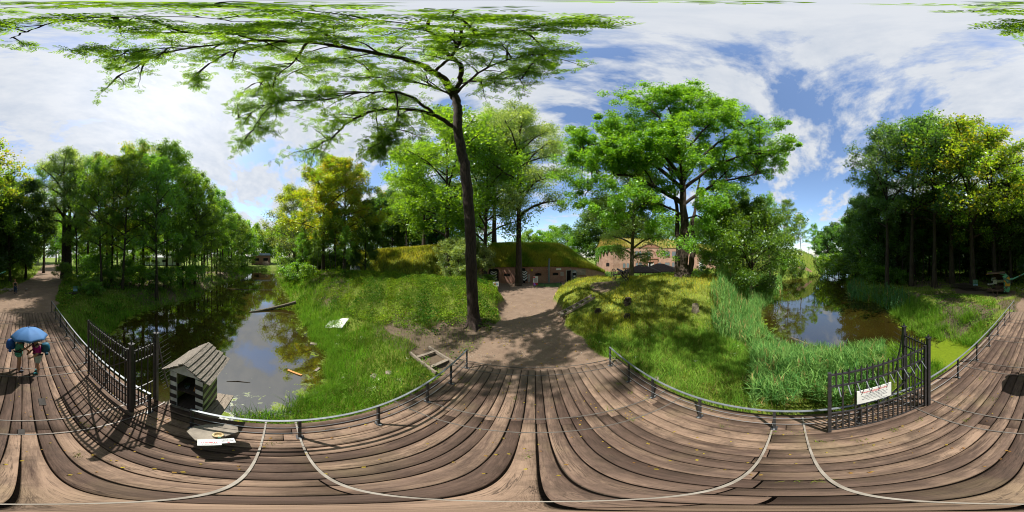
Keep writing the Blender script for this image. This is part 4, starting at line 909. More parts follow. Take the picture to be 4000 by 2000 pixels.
# ------------------------------------------------------------------ cannon
def cannon():
    x, y = at(2424, 15.3).xy; z = hz(x, y); t = thing('field_cannon', 'old iron field cannon on two spoked wheels atop the grassy mound', 'cannon', (x, y, z), -math.radians(3.5))
    R = .52
    for s in (-1, 1):
        q = MB(); n = 24
        q.tube([(s*.70, R*math.cos(2*PI*k/n), R+R*math.sin(2*PI*k/n)) for k in range(n+1)], .032, 6, cap=False); wl = q.build('wheel', M['dark_wood'], t)
        q = MB(); q.tube([(s*.70-.09, 0, R), (s*.70+.09, 0, R)], [.09, .07], 10); q.build('hub', M['steel'], wl)
        for k in range(12):
            a = 2*PI*k/12; q = MB(); q.tube([(s*.70, .06*math.cos(a), R+.06*math.sin(a)), (s*.70, (R-.03)*math.cos(a), R+(R-.03)*math.sin(a))], .017, 5); q.build('spoke', M['dark_wood'], wl)
    q = MB(); q.box((0, 0, R), (1.34, .10, .10)); q.build('axle', M['dark_wood'], t)
    q = MB()
    for s in (-1, 1): q.add([(s*.14-.03, .35, .55), (s*.14-.03, -.2, .55), (s*.14-.03, -1.3, .05), (s*.14-.03, -1.3, .15), (s*.14-.03, -.25, .8), (s*.14-.03, .35, .74), (s*.14+.03, .35, .55), (s*.14+.03, -.2, .55), (s*.14+.03, -1.3, .05), (s*.14+.03, -1.3, .15), (s*.14+.03, -.25, .8), (s*.14+.03, .35, .74)], [(0, 1, 2, 3, 4, 5), (11, 10, 9, 8, 7, 6)]+[(i, (i+1) % 6, 6+(i+1) % 6, 6+i)[::-1] for i in range(6)])
    q.build('carriage', M['dark_wood'], t)
    q = MB(); q.tube([(0, -.42, .78), (0, -.36, .79), (0, -.30, .79), (0, .1, .86), (0, .55, .93), (0, .60, .935), (0, .68, .95)], [.03, .10, .115, .10, .075, .10, .09], 12); q.build('barrel', M['steel'], t, sm=True)
    q = MB(); q.tube([(-.2, .05, .84), (.2, .05, .84)], .035, 8); q.build('trunnion', M['steel'], t)
cannon()
# ------------------------------------------------------------------ artillery gun in the wood
def gun():
    x, y = at(3912, 19.2).xy; z = hz(x, y)-.02; t = thing('artillery_gun', 'camouflage painted field gun with curved steel shield at the wood edge', 'gun', (x, y, z), -math.radians(169-180+8))
    # local: +x to the right as seen from the bridge, -y towards the bridge
    t.rotation_euler = (0, 0, math.radians(-171+0))
    sx = -1  # seen from the bridge, picture right is world -x here; use mirrored rotation below
    t.rotation_euler = (0, 0, math.atan2(-x, y)+PI*0)   # local +y points away from the bridge
    def P(u, v, z_): return (u, v, z_)
    prof = [(.85, .25), (1.05, 1.2), (.92, 1.9), (.5, 2.28), (-.4, 2.42), (-1.7, 2.30)]
    q = MB(); th = .05
    for (a, c), (b_, d) in zip(prof[:-1], prof[1:]):
        q.add([(a, -.9, c), (b_, -.9, d), (b_, .9, d), (a, .9, c), (a-.04, -.9, c-.03), (b_-.04, -.9, d-.05), (b_-.04, .9, d-.05), (a-.04, .9, c-.03)], [(0, 3, 2, 1), (4, 5, 6, 7), (0, 1, 5, 4), (3, 7, 6, 2)])
    sh = q.build('shield', M['camo'], t)
    slab_xz([(-1.65, 2.26), (-.4, 2.36), (.5, 2.22), (.9, 1.88), (1.0, 1.2), (.84, .28), (-.2, .28), (-.5, 1.5)], .82, .86).build('interior_shade_plate', M['rust'], sh)  # added dark plate, its brown colour standing for the shaded gun interior
    q = MB(); q.box((-.62, 0, 2.40), (2.1, 1.9, .03), M=Matrix.Rotation(math.radians(-3.5), 3, 'Y')); q.build('roof_plate', M['rust'], sh)
    side = [(.86, .25), (1.05, 1.2), (.92, 1.9), (.5, 2.26), (.1, 2.1), (.28, 1.6), (.25, .25)]
    for yy in (-.93, .91): slab = slab_xz(side, yy, yy+.03); slab.build('side_plate', M['camo'], sh)
    q = MB(); q.box((-.4, 0, .35), (2.4, 1.6, .12)); q.box((-.2, 0, .62), (1.0, .5, .5)); q.build('cradle', M['rust'], t)
    q = MB(); q.tube([(-.9, 0, 1.35), (.3, 0, 1.4), (1.0, 0, 1.5)], [.17, .19, .16], 12); q.box((-.75, -.1, 1.35), (.45, .45, .5)); q.tube([(-1.6, -.3, 1.05), (-.9, -.3, 1.1)], .09, 8); q.tube([(-1.1, -.35, 1.5), (-1.1, -.1, 1.75), (-.7, -.2, 1.8)], .08, 8); q.build('breech', M['pale_iron'], t)
    q = MB(); q.tube([(.98, 0, 1.55), (1.25, 0, 1.62), (1.3, 0, 1.63), (2.1, .05, 1.98), (3.4, .1, 2.55)], [.17, .15, .10, .085, .07], 12); q.build('barrel', M['camo'], t, sm=True)
    for a, b_ in (((-2.6, -1.2, .95), (-.4, -1.7, .6)), ((-.4, -1.7, .6), (.7, -1.0, .85)), ((-1.2, -1.4, .8), (-.6, -1.9, -.05)), ((-.4, -1.7, .6), (-.5, -1.9, -.05)), ((.2, -1.35, .72), (.7, -1.0, .1)), ((-2.4, .5, .9), (-.4, .3, .5))):
        q = MB(); q.bar(a, b_, .06, .06); q.build('frame_rail', M['rust'], t)
    return t
M['rust'] = simple('rust', (.12, .07, .05), (.05, .03, .022), 9, .85); M['pale_iron'] = simple('pale_iron', (.5, .5, .43), (.22, .21, .17), 9, .6)
gun()
def poster(label, px, py_base, h, w_, cols, name='information_board', legs=.35, rz=None, d=None, tilt=0):
    if d: p = at(px, d); x, y = p.x, p.y
    else: x, y = gp(px, py_base, 0)
    z = hz(x, y); t = thing(name, label, 'sign', (x, y, z), math.atan2(-x, y) if rz is None else rz)
    q = MB(); q.box((0, 0, legs+h/2), (w_, .03, h)); bd = q.build('panel', M[cols[0]], t)
    if legs > .05:
        for s in (-1, 1): q = MB(); q.box((s*w_*.42, .035, (legs+h)/2), (.05, .04, legs+h)); q.build('post', M['dark_wood'], t)
    return t, bd, (h, w_, legs)
def lines(bd, n, x0, x1, z1, dz, mat, y=-.018, hh=.03, jag=True):
    q = MB()
    for k in range(n):
        e = x1-(random.uniform(0, .3)*(x1-x0) if jag else 0); q.box(((x0+e)/2, y, z1-k*dz), (e-x0, .004, hh))
    q.build('print', M[mat], bd)
t, bd, _ = poster('green information board in front of the brushwood pile near the gun', 3810, 0, .82, .62, ['poster_green'], d=20.5, legs=.55)
lines(bd, 8, -.27, -.04, 1.30, .045, 'plaster', hh=.012); lines(bd, 8, .04, .27, 1.30, .045, 'plaster', hh=.012)
q = MB(); q.lathe((0, -.02, .80), [(.001, 0), (.2, .0), (.2, .01)], 14); o = q.build('picture', M['poster_blue'], bd); q2 = MB(); q2.box((0, -.019, .70), (.58, .006, .26)); q2.build('picture', M['poster_blue'], bd); bpy.data.objects.remove(o)
t, bd, _ = poster('green and blue information board beside the path in the left wood', 294, 1150, .62, .50, ['poster_green'], legs=.35)
q2 = MB(); q2.box((0, -.019, .52), (.46, .006, .28)); q2.build('picture', M['poster_blue'], bd); lines(bd, 5, -.2, .2, .90, .05, 'plaster', hh=.012)
x, y = gp(1935, 1158, 0)
t = thing('picture_sign', 'small white sign with pictures on a dark post where the path meets the bank', 'sign', (x, y, hz(x, y)-.05), math.atan2(-x, y)+.25)
q = MB(); q.box((0, 0, .6), (.05, .05, 1.2)); q.build('post', M['dark_wood'], t)
q = MB(); q.box((.04, -.04, .93), (.62, .025, .50)); bd = q.build('panel', M['white'], t)
q = MB(); q.box((-.05, -.055, .93), (.18, .006, .2)); q.build('picture', M['orange_wood'], bd); q = MB(); q.box((.16, -.055, .93), (.18, .006, .2)); q.build('picture', M['poster_blue'], bd)
p = at(2092, 24.3); t = thing('poster_stand', 'red and white poster stand leaning before the bunker wall', 'sign', (p.x, p.y, hz(p.x, p.y)), math.atan2(-p.x, p.y))
Rx = Matrix.Rotation(math.radians(-10), 3, 'X'); q = MB(); q.box((0, 0, .68), (.72, .04, 1.3), M=Rx); bd = q.build('panel', M['white'], t)
q = MB(); q.box((0, -.125, .21), (.73, .03, .36), M=Rx); q.build('red_foot', M['red'], bd); q = MB(); q.box((-.2, .055, 1.18), (.28, .03, .2), M=Rx); q.build('red_corner', M['red'], bd)
q = MB()
for k in range(6): q.box((0, -.035+.035*(k-3)*.5+.02*0, .6+.09*k), (.5, .03, .02), M=Rx)
q.build('print', M['text_grey'], bd)
q = MB(); q.bar((0, .45, 0), (0, .1, 1.2), .04, .04); q.build('prop', M['dark_wood'], t)
p = at(2066, 25.2); t = thing('slatted_board', 'narrow pale lettered board beside the right chevron door', 'sign', (p.x, p.y, hz(p.x, p.y)), 0)
q = MB(); q.box((0, 0, .95), (.32, .05, 1.15)); q.box((0, .02, .19), (.08, .05, .38)); bd = q.build('panel', M['plaster'], t); lines(bd, 8, -.12, .12, 1.4, .12, 'text_grey', y=-.028, hh=.035)
p = at(2087, 22.6); t = thing('purple_bag', 'shiny purple bag lying on the forecourt before the bunker', 'bag', (p.x, p.y, hz(p.x, p.y)))
skin_mesh('bag_body', [(0, 0, .22, .25, .28), (.06, 0, .40, .15, .18), (-.08, 0, .58, .05, .05)], [(0, 1), (1, 2)], M['purple'], t)
# low rails and lawn edge before the bunker
def low_rail(label, pts, h, mat):
    t = thing('low_rail', label, 'rail', (pts[0][0], pts[0][1], 0)); o = Vector((pts[0][0], pts[0][1], 0))
    P = [Vector((a, b, hz(a, b)))-o for a, b in pts]
    for q_ in P: q = MB(); q.box((q_.x, q_.y, q_.z+h/2), (.07, .07, h)); q.build('post', M[mat], t)
    q = MB(); q.tube([v+Vector((0, 0, h)) for v in P], .03, 6); q.build('rail', M[mat], t)
low_rail('low wooden rail round the grass by the left chevron door', [at(1936, 23.4).xy, at(1990, 23.2).xy, at(2042, 23.2).xy], .42, 'old_wood')
low_rail('low dark rail round the lawn before the stove pipe', [at(2086, 22.9).xy, at(2126, 23.1).xy, at(2168, 23.6).xy, at(2190, 25).xy, at(2210, 26.6).xy], .42, 'steel')
def lawn(px0, px1, d0, d1):
    V = []; F = []
    A = [at(px0, d0), at(px1, d0), at(px1, d1), at(px0, d1)]; n = 8; 
    for i in range(n+1):
        for j in range(n+1):
            p = A[0].lerp(A[1], i/n).lerp(A[3].lerp(A[2], i/n), j/n); V.append((p.x, p.y, hz(p.x, p.y)+.03))
    F = [(i*(n+1)+j, (i+1)*(n+1)+j, (i+1)*(n+1)+j+1, i*(n+1)+j+1) for i in range(n) for j in range(n)]
    return tagk(obj('lawn', mesh_np('lawn', V, F, M['turf_green'], 4, smooth_=True)), 'structure')
M['turf_green'] = simple('turf_green', (.05, .12, .018), (.035, .085, .012), 3, .95)
lawn(2090, 2195, 23.0, 26.2)
# fort green
V = []; A = [at(2330, 34), at(2760, 34), at(2760, 50), at(2330, 44.5)]; n = 10
for i in range(n+1):
    for j in range(n+1):
        p = A[0].lerp(A[1], i/n).lerp(A[3].lerp(A[2], i/n), j/n); V.append((p.x, p.y, hz(p.x, p.y)+.04))
tagk(obj('fort_lawn', mesh_np('fort_lawn', V, [(i*(n+1)+j, (i+1)*(n+1)+j, (i+1)*(n+1)+j+1, i*(n+1)+j+1) for i in range(n) for j in range(n)], M['turf_green'], 4, smooth_=True)), 'structure')
# ------------------------------------------------------------------ timber, stones and debris
CLEAR = [(*at(2424, 15.3).xy, *at(2424, 15.0).xy, .75), (*at(3900, 19.2).xy, *at(3800, 20).xy, 2.2)]
def ladder(label, a, b, w_, n, tw=.22):
    a = Vector((*a, hz(*a)+.16)); b = Vector((*b, hz(*b)+.16)); CLEAR.append((a.x, a.y, b.x, b.y, .42)); ex = max(hz(*(a.lerp(b, k/10)).xy)+.10-a.lerp(b, k/10).z for k in range(11)); a.z += max(0, ex); b.z += max(0, ex); t = thing('plank_steps', label, 'steps', a)
    d = (b-a); s = Vector((-d.y, d.x, 0)).normalized()*w_/2
    for k in (-1, 1): q = MB(); q.bar(s*k, d+s*k, .07, .14); q.build('side_rail', M['old_wood'], t)
    for i in range(n): c = d*((i+.5)/n); q = MB(); q.bar(c-s*.95, c+s*.95, tw, .05); q.build('tread', M['old_wood'], t)
ladder('old timber steps laid up the grassy mound beside the path', gp(2184, 1238, .25), at(2318, 11.3).xy, .62, 6)
ladder('low timber edging frame in the grass by the left deck corner', gp(1745, 1440, 0), gp(1640, 1378, 0), .9, 2, .14)
def log_mesh(name, pts, r, mat, label, cat, n=8):
    o = Vector(pts[0]); q = MB(); P = [Vector(p)-o for p in pts]; q.tube(P, r, n); ob = q.build(name, mat, None, sm=False); ob.location = o; return tag(ob, label, cat)
log_mesh('fallen_log', [(*gp(973, 1220, WZ), WZ-.02), (*gp(1040, 1208, WZ+.1), WZ+.08), (*gp(1100, 1195, WZ+.3), WZ+.28), (*gp(1156, 1180, WZ+.7), WZ+.68)], [.10, .16, .18, .20], M['bark_pale'], 'thick fallen log reaching from the right bank into the canal', 'log')
log_mesh('sunken_branch', [(*gp(885, 1490, WZ), WZ+.01), (*gp(930, 1490, WZ), WZ+.02), (*gp(978, 1495, WZ), WZ+.01)], [.01, .022, .008], M['bark'], 'thin dark branch floating straight on the near canal water', 'branch')
log_mesh('bent_branch', [(*gp(1000, 1210, WZ), WZ), (*gp(985, 1185, WZ), WZ+.5), (*gp(992, 1165, WZ), WZ+.9)], [.03, .02, .008], M['bark'], 'bare twig sticking up out of the canal by the fallen log', 'branch', 5)
log_mesh('long_pole', [(*gp(885, 1128, WZ), WZ+.02), (*gp(1080, 1133, WZ), WZ+.03)], [.05, .04], M['bark_pale'], 'long thin pole lying across the far canal', 'pole', 5)
log_mesh('driftwood', [(*gp(1186, 1561, WZ), WZ+.03), (*gp(1268, 1528, WZ), WZ+.15)], [.03, .045], M['bark_pale'], 'short bleached driftwood at the grassy canal edge', 'driftwood', 6)
log_mesh('pond_plank', [(*gp(3090, 1318, WZ), WZ+.0), (*gp(3215, 1362, WZ), WZ+.0)], [.04, .05], M['bark_pale'], 'submerged pale trunk in the reedy pond', 'trunk', 6)
def plank(label, a, b, w_, mat, name='floating_board'):
    o = Vector((*a, WZ)); q = MB(); q.bar((0, 0, .02), Vector((*b, WZ+.03))-o, w_, .03); ob = q.build(name, M[mat], None); ob.location = o; tag(ob, label, 'board')
plank('orange board floating in the near canal', gp(1124, 1446, WZ), gp(1178, 1467, WZ), .10, 'orange_wood')
plank('short brown board by the canal edge', gp(1231, 1450, WZ), gp(1248, 1438, WZ), .12, 'old_wood')
plank('grey square board in the water below the white sheet', gp(1212, 1342, WZ), gp(1238, 1344, WZ), .28, 'old_wood')
# white crumpled sheet on the bank
def sheet():
    c = gp(1312, 1268, -.6); t = thing('white_sheet', 'crumpled white sheet lying on the bank beside the canal', 'sheet', (c[0], c[1], hz(*c)+.14))
    n = 14; V = []; F = []
    rot = Matrix.Rotation(math.radians(35), 3, 'Z')
    for i in range(n+1):
        for j in range(n+1):
            u, v = i/n-.5, j/n-.5; p = rot @ Vector((u*1.55, v*.75*(1+.3*u), 0)); z = hz(c[0]+p.x, c[1]+p.y)-hz(*c)+.12+.035*math.sin(u*14+v*5)*math.cos(v*9)+.05*math.sin(u*5); V.append((p.x, p.y, z))
    for i in range(n):
        for j in range(n): F.append((i*(n+1)+j, (i+1)*(n+1)+j, (i+1)*(n+1)+j+1, i*(n+1)+j+1))
    me = mesh_np('cloth', V, F, M['white'], 4, smooth_=True); o = obj('cloth', me, t); s = o.modifiers.new('s', 'SOLIDIFY'); s.thickness = .01
sheet()
def rock(label, c, r, name='stone', mat='rock', squash=.6):
    rg = random.Random(int(c[0]*100+c[1]*10)); q = MB(); n, m = 9, 6; V = []
    me = bpy.data.meshes.new(name); 
    for i in range(m+1):
        ph = PI*i/m
        for k in range(n):
            a = 2*PI*k/n; rr = r*(1+rg.uniform(-.16, .16)); V.append((rr*math.sin(ph)*math.cos(a), rr*math.sin(ph)*math.sin(a)*.8, rr*math.cos(ph)*squash))
    F = [(i*n+k, i*n+(k+1) % n, (i+1)*n+(k+1) % n, (i+1)*n+k) for i in range(m) for k in range(n)]
    q.add(V, F); o = q.build(name, M[mat], None); o.location = (c[0], c[1], hz(*c)+r*squash*.35); return tag(o, label, 'stone')
rock('square pale stone in the grass left of the deck corner, the darker one', gp(1462, 1440, -.3), .17); rock('rounded pinkish stone right of the darker stone in the grass', gp(1520, 1440, -.2), .16)
rock('small white stone in the grass by the right railing', gp(2487, 1400, -.1), .06, mat='white'); rock('flat stone pressed against the right railing in the grass', gp(2568, 1478, -.1), .13)
def stump(label, c, r, h, mat='bark_pale'):
    t = MB(); prof = [(r*1.35, -.15), (r*1.1, .08), (r, h*.5), (r*.92, h), (r*.6, h-.03), (r*.2, h*.75)]; t.lathe((0, 0, 0), prof, 11, .8)
    rg = random.Random(3); t.v = [(x*(1+rg.uniform(-.15, .15)), y*(1+rg.uniform(-.15, .15)), z+rg.uniform(-.05, .05)) for x, y, z in t.v]
    o = t.build('tree_stump', M[mat], None); o.location = (c[0], c[1], hz(*c)); tag(o, label, 'stump')
stump('broken grey tree stump low on the mound near the reeds', at(2716, 10.5).xy, .26, .45)
stump('dark rotten stump on the mound below the cannon', at(2452, 10.8).xy, .25, .35, 'bark'); stump('smaller dark stump further left on the mound slope', at(2335, 10.2).xy, .18, .2, 'bark'); stump('squat pale stump under the dark rotten one', at(2450, 9.6).xy, .2, .2, 'bark')
def pile(label, c, n, L, h, mat, name, sc=1, az=0):
    t = thing(name, label, 'pile', (c[0], c[1], hz(*c)))
    rg = random.Random(5)
    for k in range(n):
        a = az+rg.gauss(0, .22); z = rg.uniform(.02, h); x, y = rg.uniform(-sc, sc)*(1-z/h*.5), rg.uniform(-sc, sc)*.4; l = L*rg.uniform(.5, 1); dx, dy = math.cos(a)*l/2, math.sin(a)*l/2
        q = MB(); q.tube([(x-dx, y-dy, z*rg.uniform(.5, 1)), (x, y, z), (x+dx, y+dy, z*rg.uniform(.5, 1))], [.02, .035, .018], 5); q.build('branch', M[mat], t)
pile('long heap of dark brushwood behind the green board by the gun', at(3780, 21).xy, 60, 3.2, .8, 'bark', 'brushwood_pile', 1.6, .2)
pile('tangled heap of bleached branches at the far end of the canal', at(1036, 74).xy, 70, 5, 2.2, 'bark_pale', 'branch_heap', 3.5, .3)
pile('stack of dark logs beside the board in the left wood', at(288, 17.8).xy, 12, 2.0, .35, 'bark', 'log_stack', .5, 2.8)
# stones in the left wood
t = thing('rubble_heap', 'low heap of grey rubble stones beside the far path', 'rubble', (*at(28, 20.5).xy, 0)); t.location.z = hz(t.location.x, t.location.y)
for k in range(45):
    q = MB(); r = random.uniform(.08, .2); x, y = random.gauss(0, .9), random.gauss(0, .4); q.lathe((x, y, random.uniform(.02, .3)), [(r*.5, -r*.5), (r, 0), (r*.6, r*.5)], 6); q.build('rubble_stone', M['rock'], t)
b = MB(); p = at(338, 22); b.box((0, 0, .35), (1.3, .9, .8)); o = b.build('concrete_block', M['rock'], None, bevel=.05); o.location = (p.x, p.y, hz(p.x, p.y)); tag(o, 'dark squat concrete block among bushes in the left wood', 'block')
for i, (px, d) in enumerate(((106, 47), (113, 46))):
    p = at(px, d); b = MB(); b.box((0, 0, .35), (.12, .12, .8)); b.box((0, 0, .76), (.3, .14, .06)); o = b.build('marker_post', M['plaster'], None); o.location = (p.x, p.y, hz(p.x, p.y)); tag(o, ('left' if i == 0 else 'right')+' one of two short pale posts by the far path', 'post', 'marker posts by the far path')
def cottage(label, px, d, w_, dp, h, wm, name='distant_building', win=5):
    p = at(px, d); t = thing(name, label, 'building', (p.x, p.y, .2), math.atan2(-p.x, p.y))
    q = MB(); q.box((0, 0, h/2), (w_, dp, h)); wl = q.build('wall', M[wm], t); q = MB(); q.add([(-w_/2-.3, -dp/2-.3, h), (w_/2+.3, -dp/2-.3, h), (w_/2+.3, dp/2+.3, h), (-w_/2-.3, dp/2+.3, h), (-w_/2, 0, h+1.2), (w_/2, 0, h+1.2)], [(0, 1, 5, 4), (1, 2, 5), (2, 3, 4, 5), (3, 0, 4), (3, 2, 1, 0)]); q.build('roof', M['shutter'], t)
    for k in range(win): q = MB(); q.box((-w_/2+w_*(k+.5)/win, -dp/2-.02, h*.55), (w_/win*.5, .05, h*.3)); q.build('window', M['dark'], t)
cottage('pale low building glimpsed through the trunks of the left wood', 600, 78, 26, 8, 3.6, 'white'); cottage('brown shed at the far end of the canal', 1020, 84, 9, 6, 4.5, 'brick_plain', win=2)
cottage('pale building glimpsed behind the wood at the far path', 70, 80, 20, 8, 4, 'plaster')
cottage('small red hut at the foot of the yellow mound', 1387, 30, 1.6, 1.2, 1.2, 'brick_plain', 'red_hut', win=1)
# ------------------------------------------------------------------ vegetation
def rnd_unit(rg, n):
    v = rg.normal(size=(n, 3)); return v/np.linalg.norm(v, axis=1, keepdims=True)
def leaves(rg, C, size, upb=.6, asp=.55, v=None):
    """quads for leaves centred at C (N,3); size scalar or (N,)"""
    n = len(C); size = np.broadcast_to(np.asarray(size, float), (n,))*rg.uniform(.7, 1.3, n)
    nr = rnd_unit(rg, n); nr[:, 2] += upb*np.sign(rg.uniform(-.15, 1, n)); nr /= np.linalg.norm(nr, axis=1, keepdims=True)
    t = np.cross(nr, rnd_unit(rg, n)); t /= np.linalg.norm(t, axis=1, keepdims=True)+1e-9; b = np.cross(nr, t)
    s = size[:, None]
    P = np.stack([C-t*s*.5, C+b*s*asp*.5+nr*s*.06, C+t*s*.5, C-b*s*asp*.5+nr*s*.06], 1).reshape(-1, 3)
    F = np.arange(4*n).reshape(-1, 4)
    vv = rg.uniform(0, 1, n) if v is None else np.clip(v, 0, 1)
    A = np.repeat(vv, 4)[:, None]*np.ones(3)
    return P, F, A
class Tubes:
    def __init__(s): s.V = []; s.F = []; s.n = 0
    def add(s, pts, r, k=6):
        pts = np.asarray(pts, float); m = len(pts); r = np.broadcast_to(np.asarray(r, float), (m,))
        T = np.gradient(pts, axis=0); T /= np.linalg.norm(T, axis=1, keepdims=True)+1e-9
        ref = np.array([.31, .17, 1.0]) if abs(T[0, 2]) < .85 else np.array([1.0, .2, .1])
        U = np.cross(T, ref); U /= np.linalg.norm(U, axis=1, keepdims=True)+1e-9; W = np.cross(T, U)
        a = np.arange(k)*2*PI/k
        P = pts[:, None, :]+(U[:, None, :]*np.cos(a)[None, :, None]+W[:, None, :]*np.sin(a)[None, :, None])*r[:, None, None]
        i, j = np.meshgrid(np.arange(m-1), np.arange(k), indexing='ij'); b = s.n
        F = np.stack([b+i*k+j, b+i*k+(j+1) % k, b+(i+1)*k+(j+1) % k, b+(i+1)*k+j], -1).reshape(-1, 4)
        s.V.append(P.reshape(-1, 3)); s.F.append(F); s.n += m*k
    def mesh(s, name, mat): return mesh_np(name, np.concatenate(s.V), np.concatenate(s.F), mat, 4, smooth_=True)
def curve(rg, a, b, n=6, sag=0, w_=.08):
    a = np.asarray(a, float); b = np.asarray(b, float); t = np.linspace(0, 1, n)[:, None]; L = np.linalg.norm(b-a)
    p = a+(b-a)*t; off = np.cumsum(rg.normal(size=(n, 3)), 0)*w_*L/n; off -= off[0]; off *= (t*(1-t*.3)); p = p+off
    p[:, 2] += sag*L*(4*t[:, 0]*(1-t[:, 0])); return p
def tree_meshes(name, seed, H, R, hb, nl, nleaf, ls, lmat, bmat, tr, top=.95, shape=1.0, forks=1, droop=0.0, rc=.10, lean=(0, 0), sub=5, flare=1.5, flat=.9, trunks=1, upb=.6, low=.0):
    rg = np.random.default_rng(seed); T = Tubes(); clumps = []
    for q in range(trunks):
        ang = rg.uniform(0, 6.28); base = np.array([math.cos(ang), math.sin(ang), 0])*tr*1.3*(trunks > 1)
        tip = np.array([lean[0]+rg.normal()*.02*H+base[0]*2.2, lean[1]+rg.normal()*.02*H+base[1]*2.2, H*top*.92]); tk = curve(rg, base, tip, 10, 0, .05)
        tt = np.linspace(0, 1, 10); rad = tr*(1-tt*.86); rad[0] *= flare; rad[1] *= 1+.15*(flare-1)
        tk[0, 2] -= .5; T.add(tk, rad, 10)
        nq = max(3, nl//trunks)
        for i in range(nq):
            u = (i+.5)/nq; h0 = hb+(.93-hb)*u**.9; k = h0/.92*9*.98; k0 = min(int(k), 8); st = tk[k0]+(tk[k0+1]-tk[k0])*(k-k0) if h0 < .92 else tk[-1]
            az = i*2.39996+rg.normal()*.35+q*1.3; s_ = (1-u)
            env = R*max(.22, math.sin(PI*min(.97, .30+.66*u*shape+low*(u-.5)))) * rg.uniform(.75, 1.12)
            rise = (.22+.55*u)*env + rg.uniform(-.05, .12)*R - droop*env*(1-u)
            en = st+np.array([math.cos(az)*env, math.sin(az)*env, rise+ (H*.06 if u > .85 else 0)]); en[2] = min(en[2], H)
            lb = curve(rg, st, en, 7, .10-.05*u, .16); r0 = tr*(.50-.34*u); T.add(lb, np.linspace(r0, .02+tr*.05, 7), 6)
            L = np.linalg.norm(en-st)
            for m in range(sub):
                f = .30+.68*(m+rg.uniform(.1, .9))/sub; kk = f*6; k1 = min(int(kk), 5); p0 = lb[k1]+(lb[k1+1]-lb[k1])*(kk-k1)
                d = (lb[-1]-lb[0])/L*.5+rnd_unit(rg, 1)[0]*np.array([1, 1, 1.0])+np.array([0, 0, .12-droop]); d /= np.linalg.norm(d)
                e = p0+d*L*rg.uniform(.22, .42)*(1.15-.4*f); e[2] = min(e[2], H)
                sb = curve(rg, p0, e, 4, .03, .15); T.add(sb, np.linspace(r0*.32, .012+tr*.015, 4), 4)
                clumps += [e, (p0+e)/2]
            clumps += [en, lb[5]]
        clumps.append(tk[-1]+np.array([0, 0, H*.04]))
    C = np.array(clumps); n = len(C); per = np.maximum(1, (nleaf/n*rg.uniform(.45, 1.6, n)).astype(int)); idx = np.repeat(np.arange(n), per)
    rad = H*rc*rg.uniform(.6, 1.25, n); off = rnd_unit(rg, len(idx))*(rg.uniform(0, 1, len(idx))**.45)[:, None]*rad[idx][:, None]; off[:, 2] *= flat
    P = C[idx]+off; P += .05*R*rg.normal(size=(len(idx), 3))*.25; P[:, 2] = np.maximum(P[:, 2], .3)
    tone = rg.uniform(0, 1, n)[idx]*.55+rg.uniform(0, .45, len(idx))
    V, F, A = leaves(rg, P, ls, upb, .6, tone)
    cm = mesh_np(name+'_crown', V, F, lmat, 4, {'v': A}); tm = T.mesh(name+'_trunk', bmat); return tm, cm
VAR = {}
def variant(key, **k): VAR[key] = tree_meshes(key, **k)
variant('tall_a', seed=11, H=22, R=5.0, hb=.30, nl=24, nleaf=17000, ls=.22, lmat=M['leaf_green'], bmat=M['bark'], tr=.24, rc=.036, sub=7)
variant('tall_b', seed=12, H=22, R=4.4, hb=.26, nl=24, nleaf=15500, ls=.22, lmat=M['leaf_green'], bmat=M['bark'], tr=.20, rc=.035, sub=7)
variant('tall_bright', seed=13, H=21, R=4.8, hb=.26, nl=24, nleaf=16000, ls=.22, lmat=M['leaf_bright'], bmat=M['bark'], tr=.20, rc=.037, sub=7)
variant('tall_autumn', seed=14, H=21, R=5.6, hb=.25, nl=26, nleaf=17500, ls=.22, lmat=M['leaf_autumn'], bmat=M['bark'], tr=.24, rc=.037, sub=7)
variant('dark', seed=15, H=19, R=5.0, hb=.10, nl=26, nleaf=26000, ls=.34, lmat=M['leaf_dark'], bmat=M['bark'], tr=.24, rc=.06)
variant('slim', seed=16, H=17, R=2.6, hb=.30, nl=18, nleaf=9000, ls=.2, lmat=M['leaf_bright'], bmat=M['bark'], tr=.11, rc=.04)
variant('slim_b', seed=17, H=18, R=2.9, hb=.38, nl=16, nleaf=9000, ls=.2, lmat=M['leaf_green'], bmat=M['bark'], tr=.13, rc=.04)
variant('far', seed=18, H=20, R=6.5, hb=.12, nl=24, nleaf=8000, ls=.5, lmat=M['leaf_green'], bmat=M['bark'], tr=.28, rc=.075)
variant('far_b', seed=19, H=17, R=6.5, hb=.08, nl=22, nleaf=8000, ls=.5, lmat=M['leaf_bright'], bmat=M['bark'], tr=.28, rc=.08)
variant('far_dark', seed=20, H=20, R=5, hb=.22, nl=24, nleaf=8000, ls=.55, lmat=M['leaf_dark'], bmat=M['bark'], tr=.28, rc=.065)
variant('maple', seed=21, H=20, R=6.2, hb=.22, nl=30, nleaf=46000, ls=.22, lmat=M['leaf_maple'], bmat=M['bark'], tr=.28, rc=.042, sub=7)
variant('willow', seed=22, H=28, R=7.0, hb=.32, nl=30, nleaf=46000, ls=.22, lmat=M['leaf_silver'], bmat=M['bark'], tr=.65, rc=.04, trunks=2, sub=7)
variant('poplar', seed=23, H=27, R=6.5, hb=.28, nl=34, nleaf=60000, ls=.20, lmat=M['leaf_silver'], bmat=M['bark'], tr=.42, rc=.05, flat=.8)
variant('poplar_young', seed=24, H=18, R=5.0, hb=.12, nl=26, nleaf=30000, ls=.20, lmat=M['leaf_silver'], bmat=M['bark_pale'], tr=.30, rc=.055)
variant('round', seed=25, H=11, R=5.2, hb=.10, nl=32, nleaf=46000, ls=.20, lmat=M['leaf_oak'] if 'leaf_oak' in M else M['leaf_green'], bmat=M['bark'], tr=.20, rc=.08, low=.2, sub=6)
